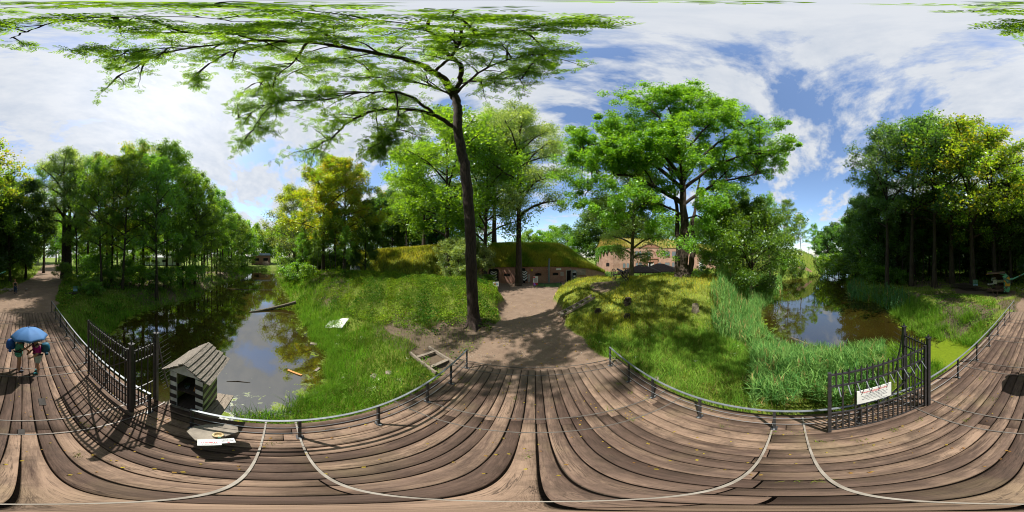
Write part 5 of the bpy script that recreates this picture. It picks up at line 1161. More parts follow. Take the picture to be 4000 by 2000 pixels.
variant('undergrowth_bush', seed=43, H=3.0, R=2.2, hb=.05, nl=12, nleaf=4200, ls=.2, lmat=M['leaf_dark'], bmat=M['bark'], tr=.05, rc=.17, flare=1)
variant('airy', seed=41, H=22, R=5.2, hb=.32, nl=26, nleaf=19000, ls=.2, lmat=M['leaf_deep'], bmat=M['bark'], tr=.22, rc=.032, sub=8)
variant('full', seed=31, H=22, R=5.6, hb=.20, nl=30, nleaf=44000, ls=.21, lmat=M['leaf_bright'], bmat=M['bark'], tr=.24, rc=.045, sub=7)
variant('bush', seed=26, H=3.0, R=2.0, hb=.05, nl=12, nleaf=5200, ls=.15, lmat=M['leaf_green'], bmat=M['bark'], tr=.05, rc=.16, flare=1)
variant('bush_bright', seed=27, H=2.6, R=2.2, hb=.05, nl=12, nleaf=4600, ls=.16, lmat=M['leaf_bright'], bmat=M['bark'], tr=.05, rc=.17, flare=1)
variant('bush_silver', seed=28, H=5.0, R=2.6, hb=.05, nl=20, nleaf=20000, ls=.13, lmat=M['leaf_silver'], bmat=M['bark'], tr=.07, rc=.09, flare=1)
VHT = dict(undergrowth_bush=3, airy=22, full=22, tall_a=22, tall_b=22, tall_bright=21, tall_autumn=21, dark=19, slim=17, slim_b=18, far=20, far_b=17, far_dark=20, maple=20, willow=28, poplar=27, poplar_young=18, round=11, bush=3, bush_bright=2.6, bush_silver=5)
def tree(key, x, y, h, label, group=None, name=None, cat='tree', rz=None, wx=1.0, z=None, tilt=(0, 0)):
    s = h/VHT[key]; tm, cm = VAR[key]; nm = name or ('bush' if 'bush' in key else 'tree')
    t = thing(nm, label, 'bush' if nm == 'bush' else cat, (x, y, hz(x, y) if z is None else z), random.uniform(0, 6.28) if rz is None else rz, group)
    t.rotation_euler[0] = tilt[0]; t.rotation_euler[1] = tilt[1]
    t.scale = (s*wx, s*wx, s)
    a = obj('trunk' if nm != 'bush' else 'stems', tm, t); b = obj('crown' if nm != 'bush' else 'foliage', cm, t); return t
def tpx(key, px, d, ytop, label, **k):
    p = at(px, d); z = hz(p.x, p.y); el = math.tan(math.radians((.5-ytop/2000)*180)); h = CH+el*d-z; return tree(key, p.x, p.y, h, label, **k)
random.seed(21)
GL = 'trees of the wood left of the canal'
# left wood: px, distance, top y, variant, label
tpx('willow', 252, 31, 575, 'huge old willow with a thick ivy dark trunk at the bend of the far path', wx=.95)
ORD = 'first second third fourth fifth sixth seventh eighth ninth tenth eleventh twelfth thirteenth fourteenth fifteenth sixteenth seventeenth eighteenth nineteenth twentieth twenty-first twenty-second twenty-third twenty-fourth twenty-fifth twenty-sixth twenty-seventh twenty-eighth'.split()
LOOK = dict(full='full green', tall_a='full green', tall_b='narrow green', tall_bright='light green', tall_autumn='slightly yellowing', slim='thin light green', slim_b='thin dark green', dark='dark leaved', far='rounded green', far_b='pale green', far_dark='dim green', bush='dark', bush_bright='bright')
LW_ = [(300, 29, 640, 'tall_b'), (345, 36, 610, 'tall_a'), (100, 30, 700, 'dark'), (40, 27, 690, 'dark'), (3965, 36, 700, 'dark'), (170, 42, 640, 'tall_a'),
       (420, 33, 590, 'tall_autumn'), (478, 21, 600, 'tall_bright'), (398, 20.5, 610, 'tall_a'), (437, 25, 600, 'tall_autumn'), (520, 30, 575, 'tall_a'), (560, 25.5, 570, 'tall_autumn'), (612, 19.5, 600, 'tall_a'), (650, 27, 545, 'tall_b'), (700, 26, 575, 'tall_bright'),
       (690, 36, 640, 'tall_a'), (740, 32, 640, 'slim_b'), (760, 27, 655, 'tall_b'), (800, 34, 680, 'slim'), (828, 33, 735, 'slim'), (845, 40, 730, 'tall_bright'), (872, 44, 770, 'tall_a'), (905, 50, 800, 'tall_b'),
       (930, 55, 830, 'tall_bright'), (950, 62, 850, 'tall_b'), (967, 70, 872, 'tall_a'), (985, 78, 890, 'tall_bright')]
LW_.sort(key=lambda q: (q[0]+200) % 4000)
for k_, (px, d, yt, key) in enumerate(LW_):
    tpx(key, px, d, yt, LOOK[key]+' tree, '+ORD[k_]+' from the left in the left wood', group=GL, wx=random.uniform(.8, 1.0))
for k_, (px, d, yt) in enumerate(sorted(((715, 24, 850), (730, 27.5, 760), (775, 30, 800), (790, 31, 780), (742, 24, 900), (640, 22, 800), (585, 23, 850), (812, 37, 800), (860, 41, 820), (890, 47, 850), (665, 24, 820), (548, 32, 860), (505, 27, 880), (310, 30.5, 860), (440, 29, 850)))):
    tpx(random.choice(['slim', 'slim_b']), px, d, yt, 'thin young tree on the left bank, '+ORD[k_]+' such tree from the path', group='thin young trees on the left bank', tilt=(random.uniform(-.06, .06), random.uniform(-.06, .06)))
for k in range(26):
    px = 20+k*37+random.uniform(-15, 15); d = random.uniform(56, 80); 
    if 560 < px < 640 or 150 < px < 230: d = random.uniform(92, 110)
    tpx(random.choice(['far', 'far_b', 'far_b']), px, d, random.uniform(820, 890), 'green tree deep in the wood left of the canal', group='background trees deep in the left wood')
# undergrowth bushes on the left
for k_, (px, d, yt) in enumerate(sorted(((500, 24, 1020), (545, 22, 1045), (590, 22, 1060), (640, 22, 1050), (380, 24, 1000), (350, 19.5, 1085), (365, 17.5, 1105), (420, 22, 1060), (700, 24, 1050), (760, 26, 1040), (860, 38, 1010), (900, 46, 1010), (935, 54, 1000), (955, 62, 1005), (250, 27, 1030), (330, 34, 1000), (50, 34, 1020), (90, 36, 1030), (10, 30, 1020)))):
    tpx(random.choice(['bush', 'bush_bright', 'bush']), px, d, yt, 'low green bush under the left wood, '+ORD[k_]+' bush counted from the left', group='bushes under the left wood', wx=1.2)
# right bank of the canal
tpx('maple', 1262, 26, 640, 'yellow green maple leaning over the right canal bank with orange leaves', rz=1.0, wx=1.05)
tpx('maple', 1345, 27, 612, 'bright maple with dark crown top standing right of the leaning maple', rz=3.4, wx=.9)
tpx('dark', 1425, 29, 780, 'dark leafy tree at the right of the two maples', wx=.8); tpx('tall_b', 1310, 38, 660, 'tall dark green tree rising behind the two maples')
tpx('tall_bright', 1200, 34, 780, 'light green tree left of the leaning maple by the canal', wx=.9); tpx('poplar_young', 1150, 42, 735, 'thin silvery tree arching over the right canal bank', wx=1.2)
tpx('tall_b', 1100, 62, 850, 'green tree standing far down the right canal bank'); tpx('far_b', 1130, 52, 850, 'rounded light tree in the middle of the right canal bank')
for px, d, yt in ((1120, 48, 1010), (1145, 40, 1015), (1175, 36, 1010), (1200, 40, 990), (1230, 36, 1000), (1260, 34, 1000), (1300, 34, 990), (1340, 36, 985), (1375, 38, 980), (1160, 30, 1030)):
    tpx('bush', px, d, yt, 'low bush under the maples, '+ORD[(1120, 1145, 1160, 1175, 1200, 1230, 1260, 1300, 1340, 1375).index(px)]+' from the canal side', group='bushes under the maples', wx=1.5)
for px, d, yt in ((1222, 23, 900), (1292, 24.5, 830), (1310, 23.5, 800), (1348, 20.5, 870), (1240, 25, 860), (1190, 30, 900), (1185, 34, 900)):
    tpx('slim_b' if px != 1348 else 'slim', px, d, yt, 'thin dark trunked tree under the maples, '+ORD[(1185, 1190, 1222, 1240, 1292, 1310, 1348).index(px)]+' from the canal side', group='thin trees under the maples', tilt=(random.uniform(-.08, .08), .05))
tree('bush_bright', *at(1190, 24).xy, 2.4, 'orange tinted low bush by the right canal bank'); 
for px, yt in ((1460, 770), (1495, 745), (1530, 735), (1575, 740), (1615, 700), (1665, 700), (1705, 720)):
    tpx('far_dark', px, random.uniform(46, 54), yt, 'tall dark tree behind the yellow mound, '+ORD[(1460, 1495, 1530, 1575, 1615, 1665, 1705).index(px)]+' from the left', group='dark row behind the yellow mound', wx=.8)
for px, d, yt in ((1000, 92, 880), (1030, 100, 905), (1055, 98, 895), (1085, 96, 885), (1475, 60, 840), (1540, 64, 820), (1620, 60, 820), (1700, 58, 800), (1770, 60, 760), (1850, 60, 780), (1150, 64, 880), (1175, 58, 880), (1215, 60, 870), (1250, 64, 860), (1290, 60, 860), (1335, 64, 860), (1380, 62, 850), (1425, 64, 850)):
    tpx('far' if px > 1100 else 'far_b', px, d, yt, 'green tree on the far horizon, '+ORD[(1000, 1030, 1055, 1085, 1150, 1175, 1215, 1250, 1290, 1335, 1380, 1425, 1475, 1540, 1620, 1700, 1770, 1850).index(px)]+' from the end of the canal', group='far trees beyond the canal and mound')
# behind and around the near ash
tpx('full', 1655, 37, 560, 'broad light green tree behind the near ash on its left', wx=1.15); tpx('tall_bright', 1590, 42, 700, 'lower light green tree at the left end of that group behind the ash', wx=1.1); tpx('full', 1750, 25, 455, 'dense green tree directly behind the near ash trunk', wx=1.1)
tpx('full', 1893, 25, 480, 'forked green tree before the left chevron door of the bunker', wx=1.0); tpx('poplar', 2027, 24.5, 425, 'tall silvery poplar with dark trunk before the bunker wall', wx=.85)
tpx('poplar', 1930, 34, 440, 'second silvery poplar behind the bunker mound', wx=.8)
tpx('bush_silver', 1790, 19.5, 935, 'large white leaved shrub left of the bunker', wx=1.1); tpx('bush_silver', 1862, 20.5, 950, 'white leaved shrub at the bunker left corner', wx=.8)
for px, d, yt in ((2120, 70, 905), (2170, 72, 885), (2215, 66, 880), (2255, 64, 905), (2290, 70, 900), (2060, 70, 900)):
    tpx('far_b' if px != 2215 else 'far', px, d, yt, 'rounded tree on the bunker skyline, '+ORD[(2060, 2120, 2170, 2215, 2255, 2290).index(px)]+' from the left', group='skyline trees above the bunker', wx=1.1)
tpx('dark', 2350, 62, 785, 'dense dark round tree behind the left end of the fort', wx=1.5); tpx('dark', 2400, 66, 800, 'dark tree right behind the dense round one over the fort', wx=1.3)
tpx('poplar_young', 2466, 18.5, 600, 'rough barked tree with silvery side shoots just right of the cannon', wx=.95, rz=.5)
for px, d, yt in ((2480, 72, 850), (2540, 74, 860), (2600, 76, 850), (2660, 74, 840), (2720, 76, 850), (2780, 72, 840), (2840, 74, 830), (2900, 66, 820)):
    tpx('far' if px % 40 else 'far_b', px, d, yt, 'green tree behind the grassed roof of the fort, '+ORD[(2480, 2540, 2600, 2660, 2720, 2780, 2840, 2900).index(px)]+' from the left', group='trees behind the fort')
tpx('round', 2822, 21, 770, 'rounded tree with drooping boughs right of the huge tree', wx=.85); tpx('round', 2935, 19, 790, 'broad low leafy tree hanging over the reeds', wx=1.0)
tpx('tall_bright', 3010, 30, 750, 'light green tree behind the one hanging over the reeds', wx=.9); tpx('tall_a', 2900, 33, 735, 'green tree rising behind the rounded trees'); tpx('tall_b', 3080, 42, 770, 'taller tree at the right end of the tree group beyond the reeds')
tpx('tall_bright', 3130, 46, 830, 'pale green tree above the ruined wall'); tpx('tall_bright', 3185, 50, 870, 'small light tree at the right end of the ruined wall')
for px, d, yt in ((3230, 72, 880), (3262, 80, 865), (3300, 78, 850), (3340, 74, 860), (3375, 64, 830), (3205, 84, 900)):
    tpx('far_dark' if px % 4 else 'far', px, d, yt, 'dark tree beyond the far end of the pond, '+ORD[(3205, 3230, 3262, 3300, 3340, 3375).index(px)]+' from the left', group='trees at the far end of the pond', wx=1.1)
# right wood
tpx('airy', 3465, 22.5, 500, 'tall spreading tree at the left edge of the dark wood by the pond', wx=1.0, rz=.3)
tpx('airy', 3560, 23, 470, 'airy topped tree second from the left edge of the dark wood', wx=1.1); tpx('airy', 3650, 22, 472, 'thin crowned tree in the middle of the dark wood', wx=1.1)
tpx('tall_autumn', 3720, 24, 480, 'tree with yellowing leaves in the dark wood', wx=1.15); tpx('tall_autumn', 3800, 22.5, 500, 'tall yellow green tree above the artillery gun', wx=1.25); tpx('tall_autumn', 3885, 24, 530, 'golden leaved tree right of the artillery gun', wx=1.2)
tpx('tall_bright', 3950, 25, 600, 'green tree at the far right of the dark wood'); tpx('airy', 3430, 27, 660, 'lower green tree leaning towards the pond at the wood edge', wx=.8)
for k in range(24):
    px = 3370+k*25.5+random.uniform(-8, 8); d = random.uniform(24, 36)
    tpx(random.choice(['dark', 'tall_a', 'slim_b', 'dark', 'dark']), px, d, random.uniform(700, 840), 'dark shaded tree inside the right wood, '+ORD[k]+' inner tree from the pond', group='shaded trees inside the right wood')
for k in range(20):
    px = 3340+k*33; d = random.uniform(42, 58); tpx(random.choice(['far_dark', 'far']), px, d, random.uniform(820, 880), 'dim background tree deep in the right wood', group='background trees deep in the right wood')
for px, d, yt, key in ((3300, 44, 1000, 'bush_bright'), (3330, 40, 1000, 'bush_bright'), (3355, 36, 1005, 'bush_bright'), (3275, 48, 1008, 'bush_bright'), (3390, 30, 1010, 'bush'), (3420, 26, 1030, 'bush'), (3460, 25, 1045, 'bush'), (3520, 24, 1060, 'bush')):
    tpx(key, px, d, yt, 'dense bush on the right pond shore below the wood, '+ORD[(3390, 3420, 3460, 3520).index(px)]+' from the left' if key == 'bush' else 'bright yellow green bush on the right pond shore, '+ORD[(3390, 3355, 3330, 3300, 3275, 3420, 3460, 3520).index(px)]+' outwards', group='shore bushes right of the pond' if key == 'bush' else 'bright shore bushes right of the pond', wx=1.5)
for px, d, yt in ((2720, 15.5, 1060), (2760, 17, 1055), (2800, 18, 1065), (2745, 20, 1040), (1905, 22.5, 1075)):
    tpx('bush', px, d, yt, 'dark bush in the shade right of the huge tree, '+ORD[(2720, 2745, 2760, 2800).index(px)]+' outwards' if px > 2000 else 'dark shrub at the left end of the bunker', group='bushes right of the huge tree' if px > 2000 else None, wx=1.2)
tpx('bush_bright', 3070, 41, 1012, 'bright bush before the left end of the ruined wall', wx=1.2); tpx('bush', 3108, 41.5, 1022, 'darker bush before the middle of the ruined wall', wx=1.0)
for k in range(20):
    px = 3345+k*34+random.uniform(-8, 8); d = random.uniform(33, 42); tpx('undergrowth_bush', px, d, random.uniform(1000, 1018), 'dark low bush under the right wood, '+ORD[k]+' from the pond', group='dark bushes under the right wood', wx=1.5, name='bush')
# huge tree on the mound (three stems)
def big_tree():
    rg = np.random.default_rng(5); p = at(2669, 16.2); z0 = hz(p.x, p.y)-.1; B = np.array([p.x, p.y, z0])
    t = thing('tree', 'huge spreading tree with a flared triple trunk on the grassy mound', 'tree', tuple(B)); T = Tubes(); C = []
    S = lambda px, py, d: np.array([*at(px, d).xy, CH+math.tan(math.radians((.5-py/2000)*180))*d])-B
    def limb(pts, r0, r1, k=8, cl=True, sub=7, L=2.6):
        P = np.array(pts); m = len(P); t_ = np.linspace(0, m-1, (m-1)*4+1); Q = np.stack([np.interp(t_, np.arange(m), P[:, a]) for a in range(3)], 1)
        for _ in range(2): Q[1:-1] = (Q[:-2]+Q[1:-1]*2+Q[2:])/4
        Q[1:-1] += rg.normal(size=Q[1:-1].shape)*.05; n = len(Q); T.add(Q, np.linspace(r0, r1, n), k)
        if cl:
            for i in range(int(sub)):
                f = .28+.72*(i+.5)/sub; p0 = Q[min(int(f*(n-1)), n-1)]; d = (Q[-1]-Q[0])/np.linalg.norm(Q[-1]-Q[0])*.5+rnd_unit(rg, 1)[0]*np.array([1, 1, .7])+np.array([0, 0, .22]); d /= np.linalg.norm(d)
                e = p0+d*L*rg.uniform(.6, 1.3); sb = curve(rg, p0, e, 5, .04, .2); T.add(sb, np.linspace(max(.03, r0*.3), .014, 5), 4); C.extend([e, sb[3], sb[2]])
                for _ in range(4):
                    e2 = e+rnd_unit(rg, 1)[0]*np.array([1, 1, .6])*L*.45; T.add(curve(rg, sb[3], e2, 3), [.02, .015, .008], 4); C.append(e2)
            C.append(Q[-1])
    tk = [np.array([0, 0, -.4]), np.array([0, 0, .6]), S(2672, 960, 16.2), S(2675, 880, 16.2), S(2668, 760, 16), S(2665, 640, 15.6), S(2668, 520, 15), S(2672, 430, 14.4)]
    limb(tk, .62, .09, 12, False); T.add([(0, 0, -.5), (0, 0, -.05), (0, 0, .5), (0, 0, 1.2)], [1.25, .95, .68, .55], 12)
    for a in range(7): c, s = math.cos(a*.9), math.sin(a*.9); T.add([(c*1.5, s*1.5, -.35), (c*.9, s*.9, .02), (c*.35, s*.35, .9)], [.10, .17, .22], 6)
    limb([np.array([.5, -.4, -.3]), S(2705, 1000, 16), S(2712, 950, 16), S(2700, 880, 16.3), S(2720, 780, 16.6), S(2735, 680, 16.8)], .33, .08, 8, False)
    limb([np.array([-.6, .3, -.3]), S(2650, 960, 16.8), S(2645, 860, 17), S(2640, 750, 17.5), S(2610, 640, 17.8)], .36, .08, 8, False)
    ends = [([(2668, 800, 16), (2560, 730, 15.5), (2450, 680, 15.2), (2340, 690, 15), (2240, 720, 15)], .24, 13), ([(2668, 740, 16), (2550, 640, 15), (2440, 560, 14.6), (2330, 560, 14.4), (2225, 600, 14.6)], .22, 14),
            ([(2666, 700, 15.8), (2570, 580, 15), (2480, 500, 14.6), (2400, 480, 14.4)], .18, 11), ([(2666, 640, 15.6), (2600, 500, 14.8), (2540, 420, 14.2), (2500, 400, 14)], .15, 11),
            ([(2668, 560, 15.2), (2620, 450, 14.4), (2590, 380, 14)], .12, 9), ([(2670, 500, 15), (2680, 420, 14.3), (2660, 360, 13.8)], .10, 9), ([(2670, 520, 15), (2740, 430, 14.2), (2780, 370, 13.8)], .11, 9),
            ([(2668, 600, 15.4), (2760, 500, 14.6), (2850, 420, 14)], .14, 11), ([(2668, 680, 15.8), (2780, 580, 15), (2880, 510, 14.5), (2940, 480, 14.2)], .17, 12), ([(2668, 740, 16), (2790, 650, 15.2), (2920, 600, 14.8), (3030, 600, 14.6)], .2, 13),
            ([(2670, 800, 16), (2780, 720, 15.8), (2900, 690, 15.4), (3000, 680, 15.2)], .18, 11), ([(2669, 840, 16.1), (2600, 800, 15.3), (2520, 790, 14.8), (2470, 830, 14.6)], .14, 7), ([(2668, 760, 16), (2660, 640, 13.5), (2640, 520, 12.2)], .13, 10),
            ([(2668, 720, 16), (2720, 640, 18.5), (2740, 540, 20)], .14, 9), ([(2668, 720, 16), (2600, 640, 18.8), (2560, 560, 20)], .14, 9), ([(2669, 860, 16.1), (2720, 840, 14.6), (2760, 860, 14)], .10, 6), ([(2330, 690, 15), (2290, 760, 14.8), (2260, 800, 14.8)], .06, 5), ([(2640, 700, 15.8), (2560, 610, 13.5), (2480, 590, 12.8)], .09, 8), ([(2560, 730, 15.5), (2500, 640, 14.5), (2400, 630, 14.2)], .08, 8), ([(2340, 690, 15), (2300, 620, 14.8), (2260, 560, 14.6)], .06, 6), ([(2560, 730, 15.5), (2480, 760, 14.6), (2390, 790, 14.2)], .07, 7), ([(2780, 720, 15.8), (2880, 640, 16.5), (2960, 600, 16.8)], .08, 7)]
    for P, r0, sb in ends: limb([S(*q) for q in P], r0, .03, 7, True, sb)
    # low sprays by the trunk
    for px, py in ((2600, 880), (2620, 950), (2590, 990), (2640, 1010), (2560, 930), (2540, 900)): C.append(S(px, py, 15))
    C = np.array(C); n = len(C); per = (200000/n*rg.uniform(.4, 1.6, n)).astype(int); idx = np.repeat(np.arange(n), per); rad = rg.uniform(.35, .85, n)
    off = rnd_unit(rg, len(idx))*(rg.uniform(0, 1, len(idx))**.45)[:, None]*rad[idx][:, None]; off[:, 2] *= .75
    tone = rg.uniform(0, 1, n)[idx]*.4+rg.uniform(0, .6, len(idx)); V, F, A = leaves(rg, C[idx]+off, .17, .7, .66, tone)
    obj('trunk', T.mesh('big_trunk', M['bark']), t); obj('crown', mesh_np('big_crown', V, F, M['leaf_oakbig'], 4, {'v': A}), t)
M['leaf_oakbig'] = leaf_mat('leaf_oakbig', (.05, .13, .012), (.17, .35, .026), .45)
big_tree()
# near ash tree whose boughs arch over the bridge
def ash_tree():
    rg = np.random.default_rng(9); b = gp(1850, 1262, .25); z0 = hz(*b); B = np.array([b[0], b[1], z0])
    t = thing('tree', 'near ash tree whose long boughs arch high over the bridge', 'tree', tuple(B)); T = Tubes(); TW = []
    U = lambda px, py, z: np.array(up(px, py, z))-B
    def limb(pts, r0, r1, k=9, dens=1.0, L=1.9, start=.25, droop=.0):
        P = np.array(pts); m = len(P); t_ = np.linspace(0, m-1, (m-1)*5+1); Q = np.stack([np.interp(t_, np.arange(m), P[:, a]) for a in range(3)], 1)
        for _ in range(3): Q[1:-1] = (Q[:-2]+Q[1:-1]*2+Q[2:])/4
        n = len(Q); Q[1:-1] += rg.normal(size=Q[1:-1].shape)*.025; T.add(Q, np.linspace(r0, r1, n), k)
        seglen = np.linalg.norm(np.diff(Q, axis=0), axis=1).sum(); ns = int(seglen*1.7*dens)
        for i in range(ns):
            f = start+(1-start)*(i+rg.uniform(0, 1))/max(ns, 1); j = min(int(f*(n-1)), n-2); p0 = Q[j]; ax = Q[j+1]-Q[j]; ax /= np.linalg.norm(ax)+1e-9
            d = ax*.7+rnd_unit(rg, 1)[0]*np.array([1, 1, .75])+np.array([0, 0, .05-droop]); d /= np.linalg.norm(d); l = L*rg.uniform(.5, 1.35)
            e = p0+d*l; sb = curve(rg, p0, e, 6, .05, .22); T.add(sb, np.linspace(.026+.012*l, .008, 6), 5)
            for q in range(5):
                p1 = sb[2+q % 4]; d2 = d*.5+rnd_unit(rg, 1)[0]*np.array([1, 1, .7])+np.array([0, 0, -.12-droop]); d2 /= np.linalg.norm(d2); e2 = p1+d2*l*rg.uniform(.25, .5); T.add(curve(rg, p1, e2, 4, .03, .2), np.linspace(.012, .005, 4), 4); TW.append((e2, d2)); TW.append(((p1+e2)/2, d2))
            TW.append((e, d))
    trunk = [np.array([0, 0, -.4]), np.array([0, 0, .3]), *[np.array([*at(px, d_).xy, CH+math.tan(math.radians((.5-py/2000)*180))*d_])-B for px, py, d_ in ((1842, 1080, 9.1), (1838, 880, 9.1), (1818, 663, 8.8), (1805, 600, 8.7), (1785, 500, 8.4), (1788, 430, 8.1), (1775, 373, 7.8))]]
    limb(trunk, .36, .21, 12, 0); T.add([(0, 0, -.5), (0, 0, 0), (0, 0, .5), (0, 0, 1.1)], [.75, .5, .38, .33], 12)
    for a in range(6): c, s = math.cos(a*1.05), math.sin(a*1.05); T.add([(c*.95, s*.95, -.35), (c*.5, s*.5, .0), (c*.2, s*.2, .5)], [.05, .09, .12], 6)
    main = [U(1775, 373, 16.1), U(1737, 308, 17.2), U(1696, 283, 17.8), U(1641, 252, 18.3), U(1580, 230, 18.5), U(1454, 207, 18.8), U(1323, 182, 19), U(1202, 164, 19.2), U(1101, 161, 19.2), U(1000, 156, 19.2), U(893, 172, 19), U(768, 183, 18.8), U(625, 214, 18.4), U(536, 259, 18), U(446, 312, 17.5)]
    limb(main, .20, .035, 9, 1.15, 1.9, .3)
    limb([U(1785, 500, 13.0), U(1762, 492, 13.1), U(1696, 444, 13.9), U(1580, 426, 14.2), U(1464, 429, 14.1), U(1404, 454, 13.9), U(1343, 489, 13.4), U(1303, 535, 12.8), U(1252, 560, 12.3), U(1202, 600, 11.7)], .15, .03, 8, 1.5, 1.8, .25, .1)
    limb([U(1696, 444, 13.9), U(1661, 419, 14.2), U(1606, 378, 14.8), U(1545, 358, 15), U(1454, 361, 15), U(1363, 363, 15), U(1293, 389, 14.7), U(1212, 394, 14.5), U(1101, 389, 14.4), U(1025, 424, 14)], .10, .02, 7, 1.5, 1.7, .2)
    limb([U(1780, 400, 15.4), U(1752, 363, 16.2), U(1656, 328, 16.5), U(1595, 318, 16.5), U(1480, 300, 16.5), U(1380, 310, 16.3)], .09, .02, 7, 1.5, 1.6, .2)
    limb([U(1775, 373, 16.1), U(1802, 303, 17.2), U(1800, 250, 18), U(1727, 202, 19.5), U(1706, 141, 20.5), U(1590, 90, 21), U(1300, 70, 21)], .13, .03, 7, 1.2, 1.7, .35)
    limb([U(1701, 278, 17.9), U(1777, 217, 18.6), U(1802, 146, 19.5), U(1960, 118, 19.8), U(2080, 118, 19.6)], .08, .02, 6, 1.9, 1.4, .3)
    limb([U(1775, 373, 16.1), U(1850, 300, 17.4), U(1960, 240, 18.2), U(2060, 215, 18.5), U(2140, 210, 18.3)], .08, .02, 6, 2.1, 1.5, .2)
    limb([U(1790, 330, 16.8), U(1900, 310, 16.8), U(1990, 305, 16.6), U(2050, 308, 16.2)], .06, .015, 6, 2.0, 1.3, .2)
    limb([U(1000, 156, 19.2), U(900, 130, 19.6), U(768, 134, 19.5), U(660, 112, 19.5), U(536, 67, 19.8), U(300, 70, 19.5), U(120, 120, 18.5), U(40, 150, 17.8)], .07, .02, 6, 1.0, 1.3, .15)
    limb([U(1101, 161, 19.2), U(980, 190, 18.6), U(893, 205, 18.3), U(800, 262, 17.4), U(740, 320, 16.5)], .06, .015, 6, 1.0, 1.2, .3, .1)
    limb([U(768, 183, 18.8), U(620, 190, 18), U(480, 200, 17.5), U(380, 190, 17.3)], .05, .015, 5, 1.5, 1.3, .2)
    limb([U(1320, 182, 19), U(1250, 120, 19.8), U(1150, 90, 20.5), U(900, 85, 20.5), U(700, 60, 20.5)], .07, .02, 6, 1.0, 1.4, .2)
    limb([U(1454, 207, 18.8), U(1350, 230, 18.2), U(1250, 240, 18), U(1130, 290, 17.3)], .06, .015, 6, 1.3, 1.5, .2)
    limb([U(1590, 90, 21), U(1900, 62, 21.5), U(2060, 58, 21)], .05, .015, 5, .8, .8, .5)
    limb([U(1545, 358, 15), U(1560, 450, 13.2), U(1540, 520, 12), U(1500, 560, 11.3)], .05, .015, 5, 1.8, 1.3, .3, .3)
    limb([U(1464, 429, 14.1), U(1480, 520, 12), U(1470, 600, 10.6)], .04, .012, 5, 1.7, 1.1, .3, .3)
    limb([U(1101, 389, 14.4), U(1000, 430, 13.6), U(915, 470, 12.9)], .035, .012, 5, 1.3, 1.2, .1)
    limb([U(1060, 410, 14.1), U(990, 500, 12.2), U(960, 545, 11.5)], .03, .012, 5, 1.2, 1.0, .2, .2)
    limb([U(1202, 164, 19.2), U(1150, 250, 17.9), U(1060, 310, 16.9), U(980, 330, 16.4)], .05, .015, 6, 1.9, 1.4, .2)
    limb([U(1300, 70, 21), U(900, 30, 22), U(400, 14, 22.5)], .04, .012, 5, .7, .9, .4)
    # compound leaves: a midrib of nine leaflets
    P0 = np.array([a for a, d in TW]); D0 = np.array([d for a, d in TW]); rep = 3; P = np.repeat(P0, rep, 0)+rg.normal(size=(len(P0)*rep, 3))*.10; D = np.repeat(D0, rep, 0)*.5+rnd_unit(rg, len(P0)*rep); D[:, 2] -= .25; D /= np.linalg.norm(D, axis=1, keepdims=True)
    side = np.cross(D, rnd_unit(rg, len(D))*.35+np.array([0, 0, 1.0])); side /= np.linalg.norm(side, axis=1, keepdims=True)+1e-9; nr = np.cross(side, D)
    Vs = []; tone = rg.uniform(0, 1, len(P))*.6
    A = []
    for k in range(9):
        if k == 8: base = P+D*.30; dr = D
        else: base = P+D*(.06+.07*(k//2)); dr = side*(1 if k % 2 else -1)*.85+D*.5
        dr = dr/np.linalg.norm(dr, axis=1, keepdims=True); wv = np.cross(dr, nr); wv /= np.linalg.norm(wv, axis=1, keepdims=True)+1e-9; l = .135*rg.uniform(.8, 1.25, len(P))[:, None]
        Vs.append(np.stack([base, base+dr*l*.5+wv*l*.19-nr*.008, base+dr*l-nr*.02, base+dr*l*.5-wv*l*.19-nr*.008], 1)); A.append(np.repeat((tone+rg.uniform(0, .4, len(P)))[:, None], 4, 1))
    V = np.concatenate(Vs).reshape(-1, 3); A = np.concatenate(A).reshape(-1, 1)*np.ones(3)
    print('ash leaflets', len(V)//4)
    obj('trunk', T.mesh('ash_trunk', M['bark_ash']), t); obj('crown', mesh_np('ash_crown', V, np.arange(len(V)).reshape(-1, 4), M['leaf_ash'], 4, {'v': A}), t)
ash_tree()
# ------------------------------------------------------------------ grass, reeds, herbs
BWX = np.array([[p.x, p.y] for p in BW])
def allowed(x, y):
    ok = ~((np.abs(x-.13) < 2.85) & (y > -12.4) & (y < 5.35))
    ok &= path_mask(x, y) < .45
    ok &= ~((np.hypot(x+3.1, y+1.7) < .95))
    # keep the bunker front clear
    yb = np.interp(x, BWX[:, 0], BWX[:, 1]); inside = (x > BWX[0, 0]-.2) & (x < BWX[-1, 0]) & (y > yb-.3) & (y < yb+20)
    for (ax, ay, bx, by, r) in CLEAR: ok &= seg(x, y, (ax, ay), (bx, by))[0] > r
    return ok & ~inside
def scatter(rg, n, dmin, dmax, az0=-180, az1=180, power=1.0):
    d = dmin*(dmax/dmin)**rg.uniform(0, 1, n) if power == 0 else dmin+(dmax-dmin)*rg.uniform(0, 1, n)**power
    a = np.radians(rg.uniform(az0-8, az1-8, n)); return np.sin(a)*d, np.cos(a)*d, d
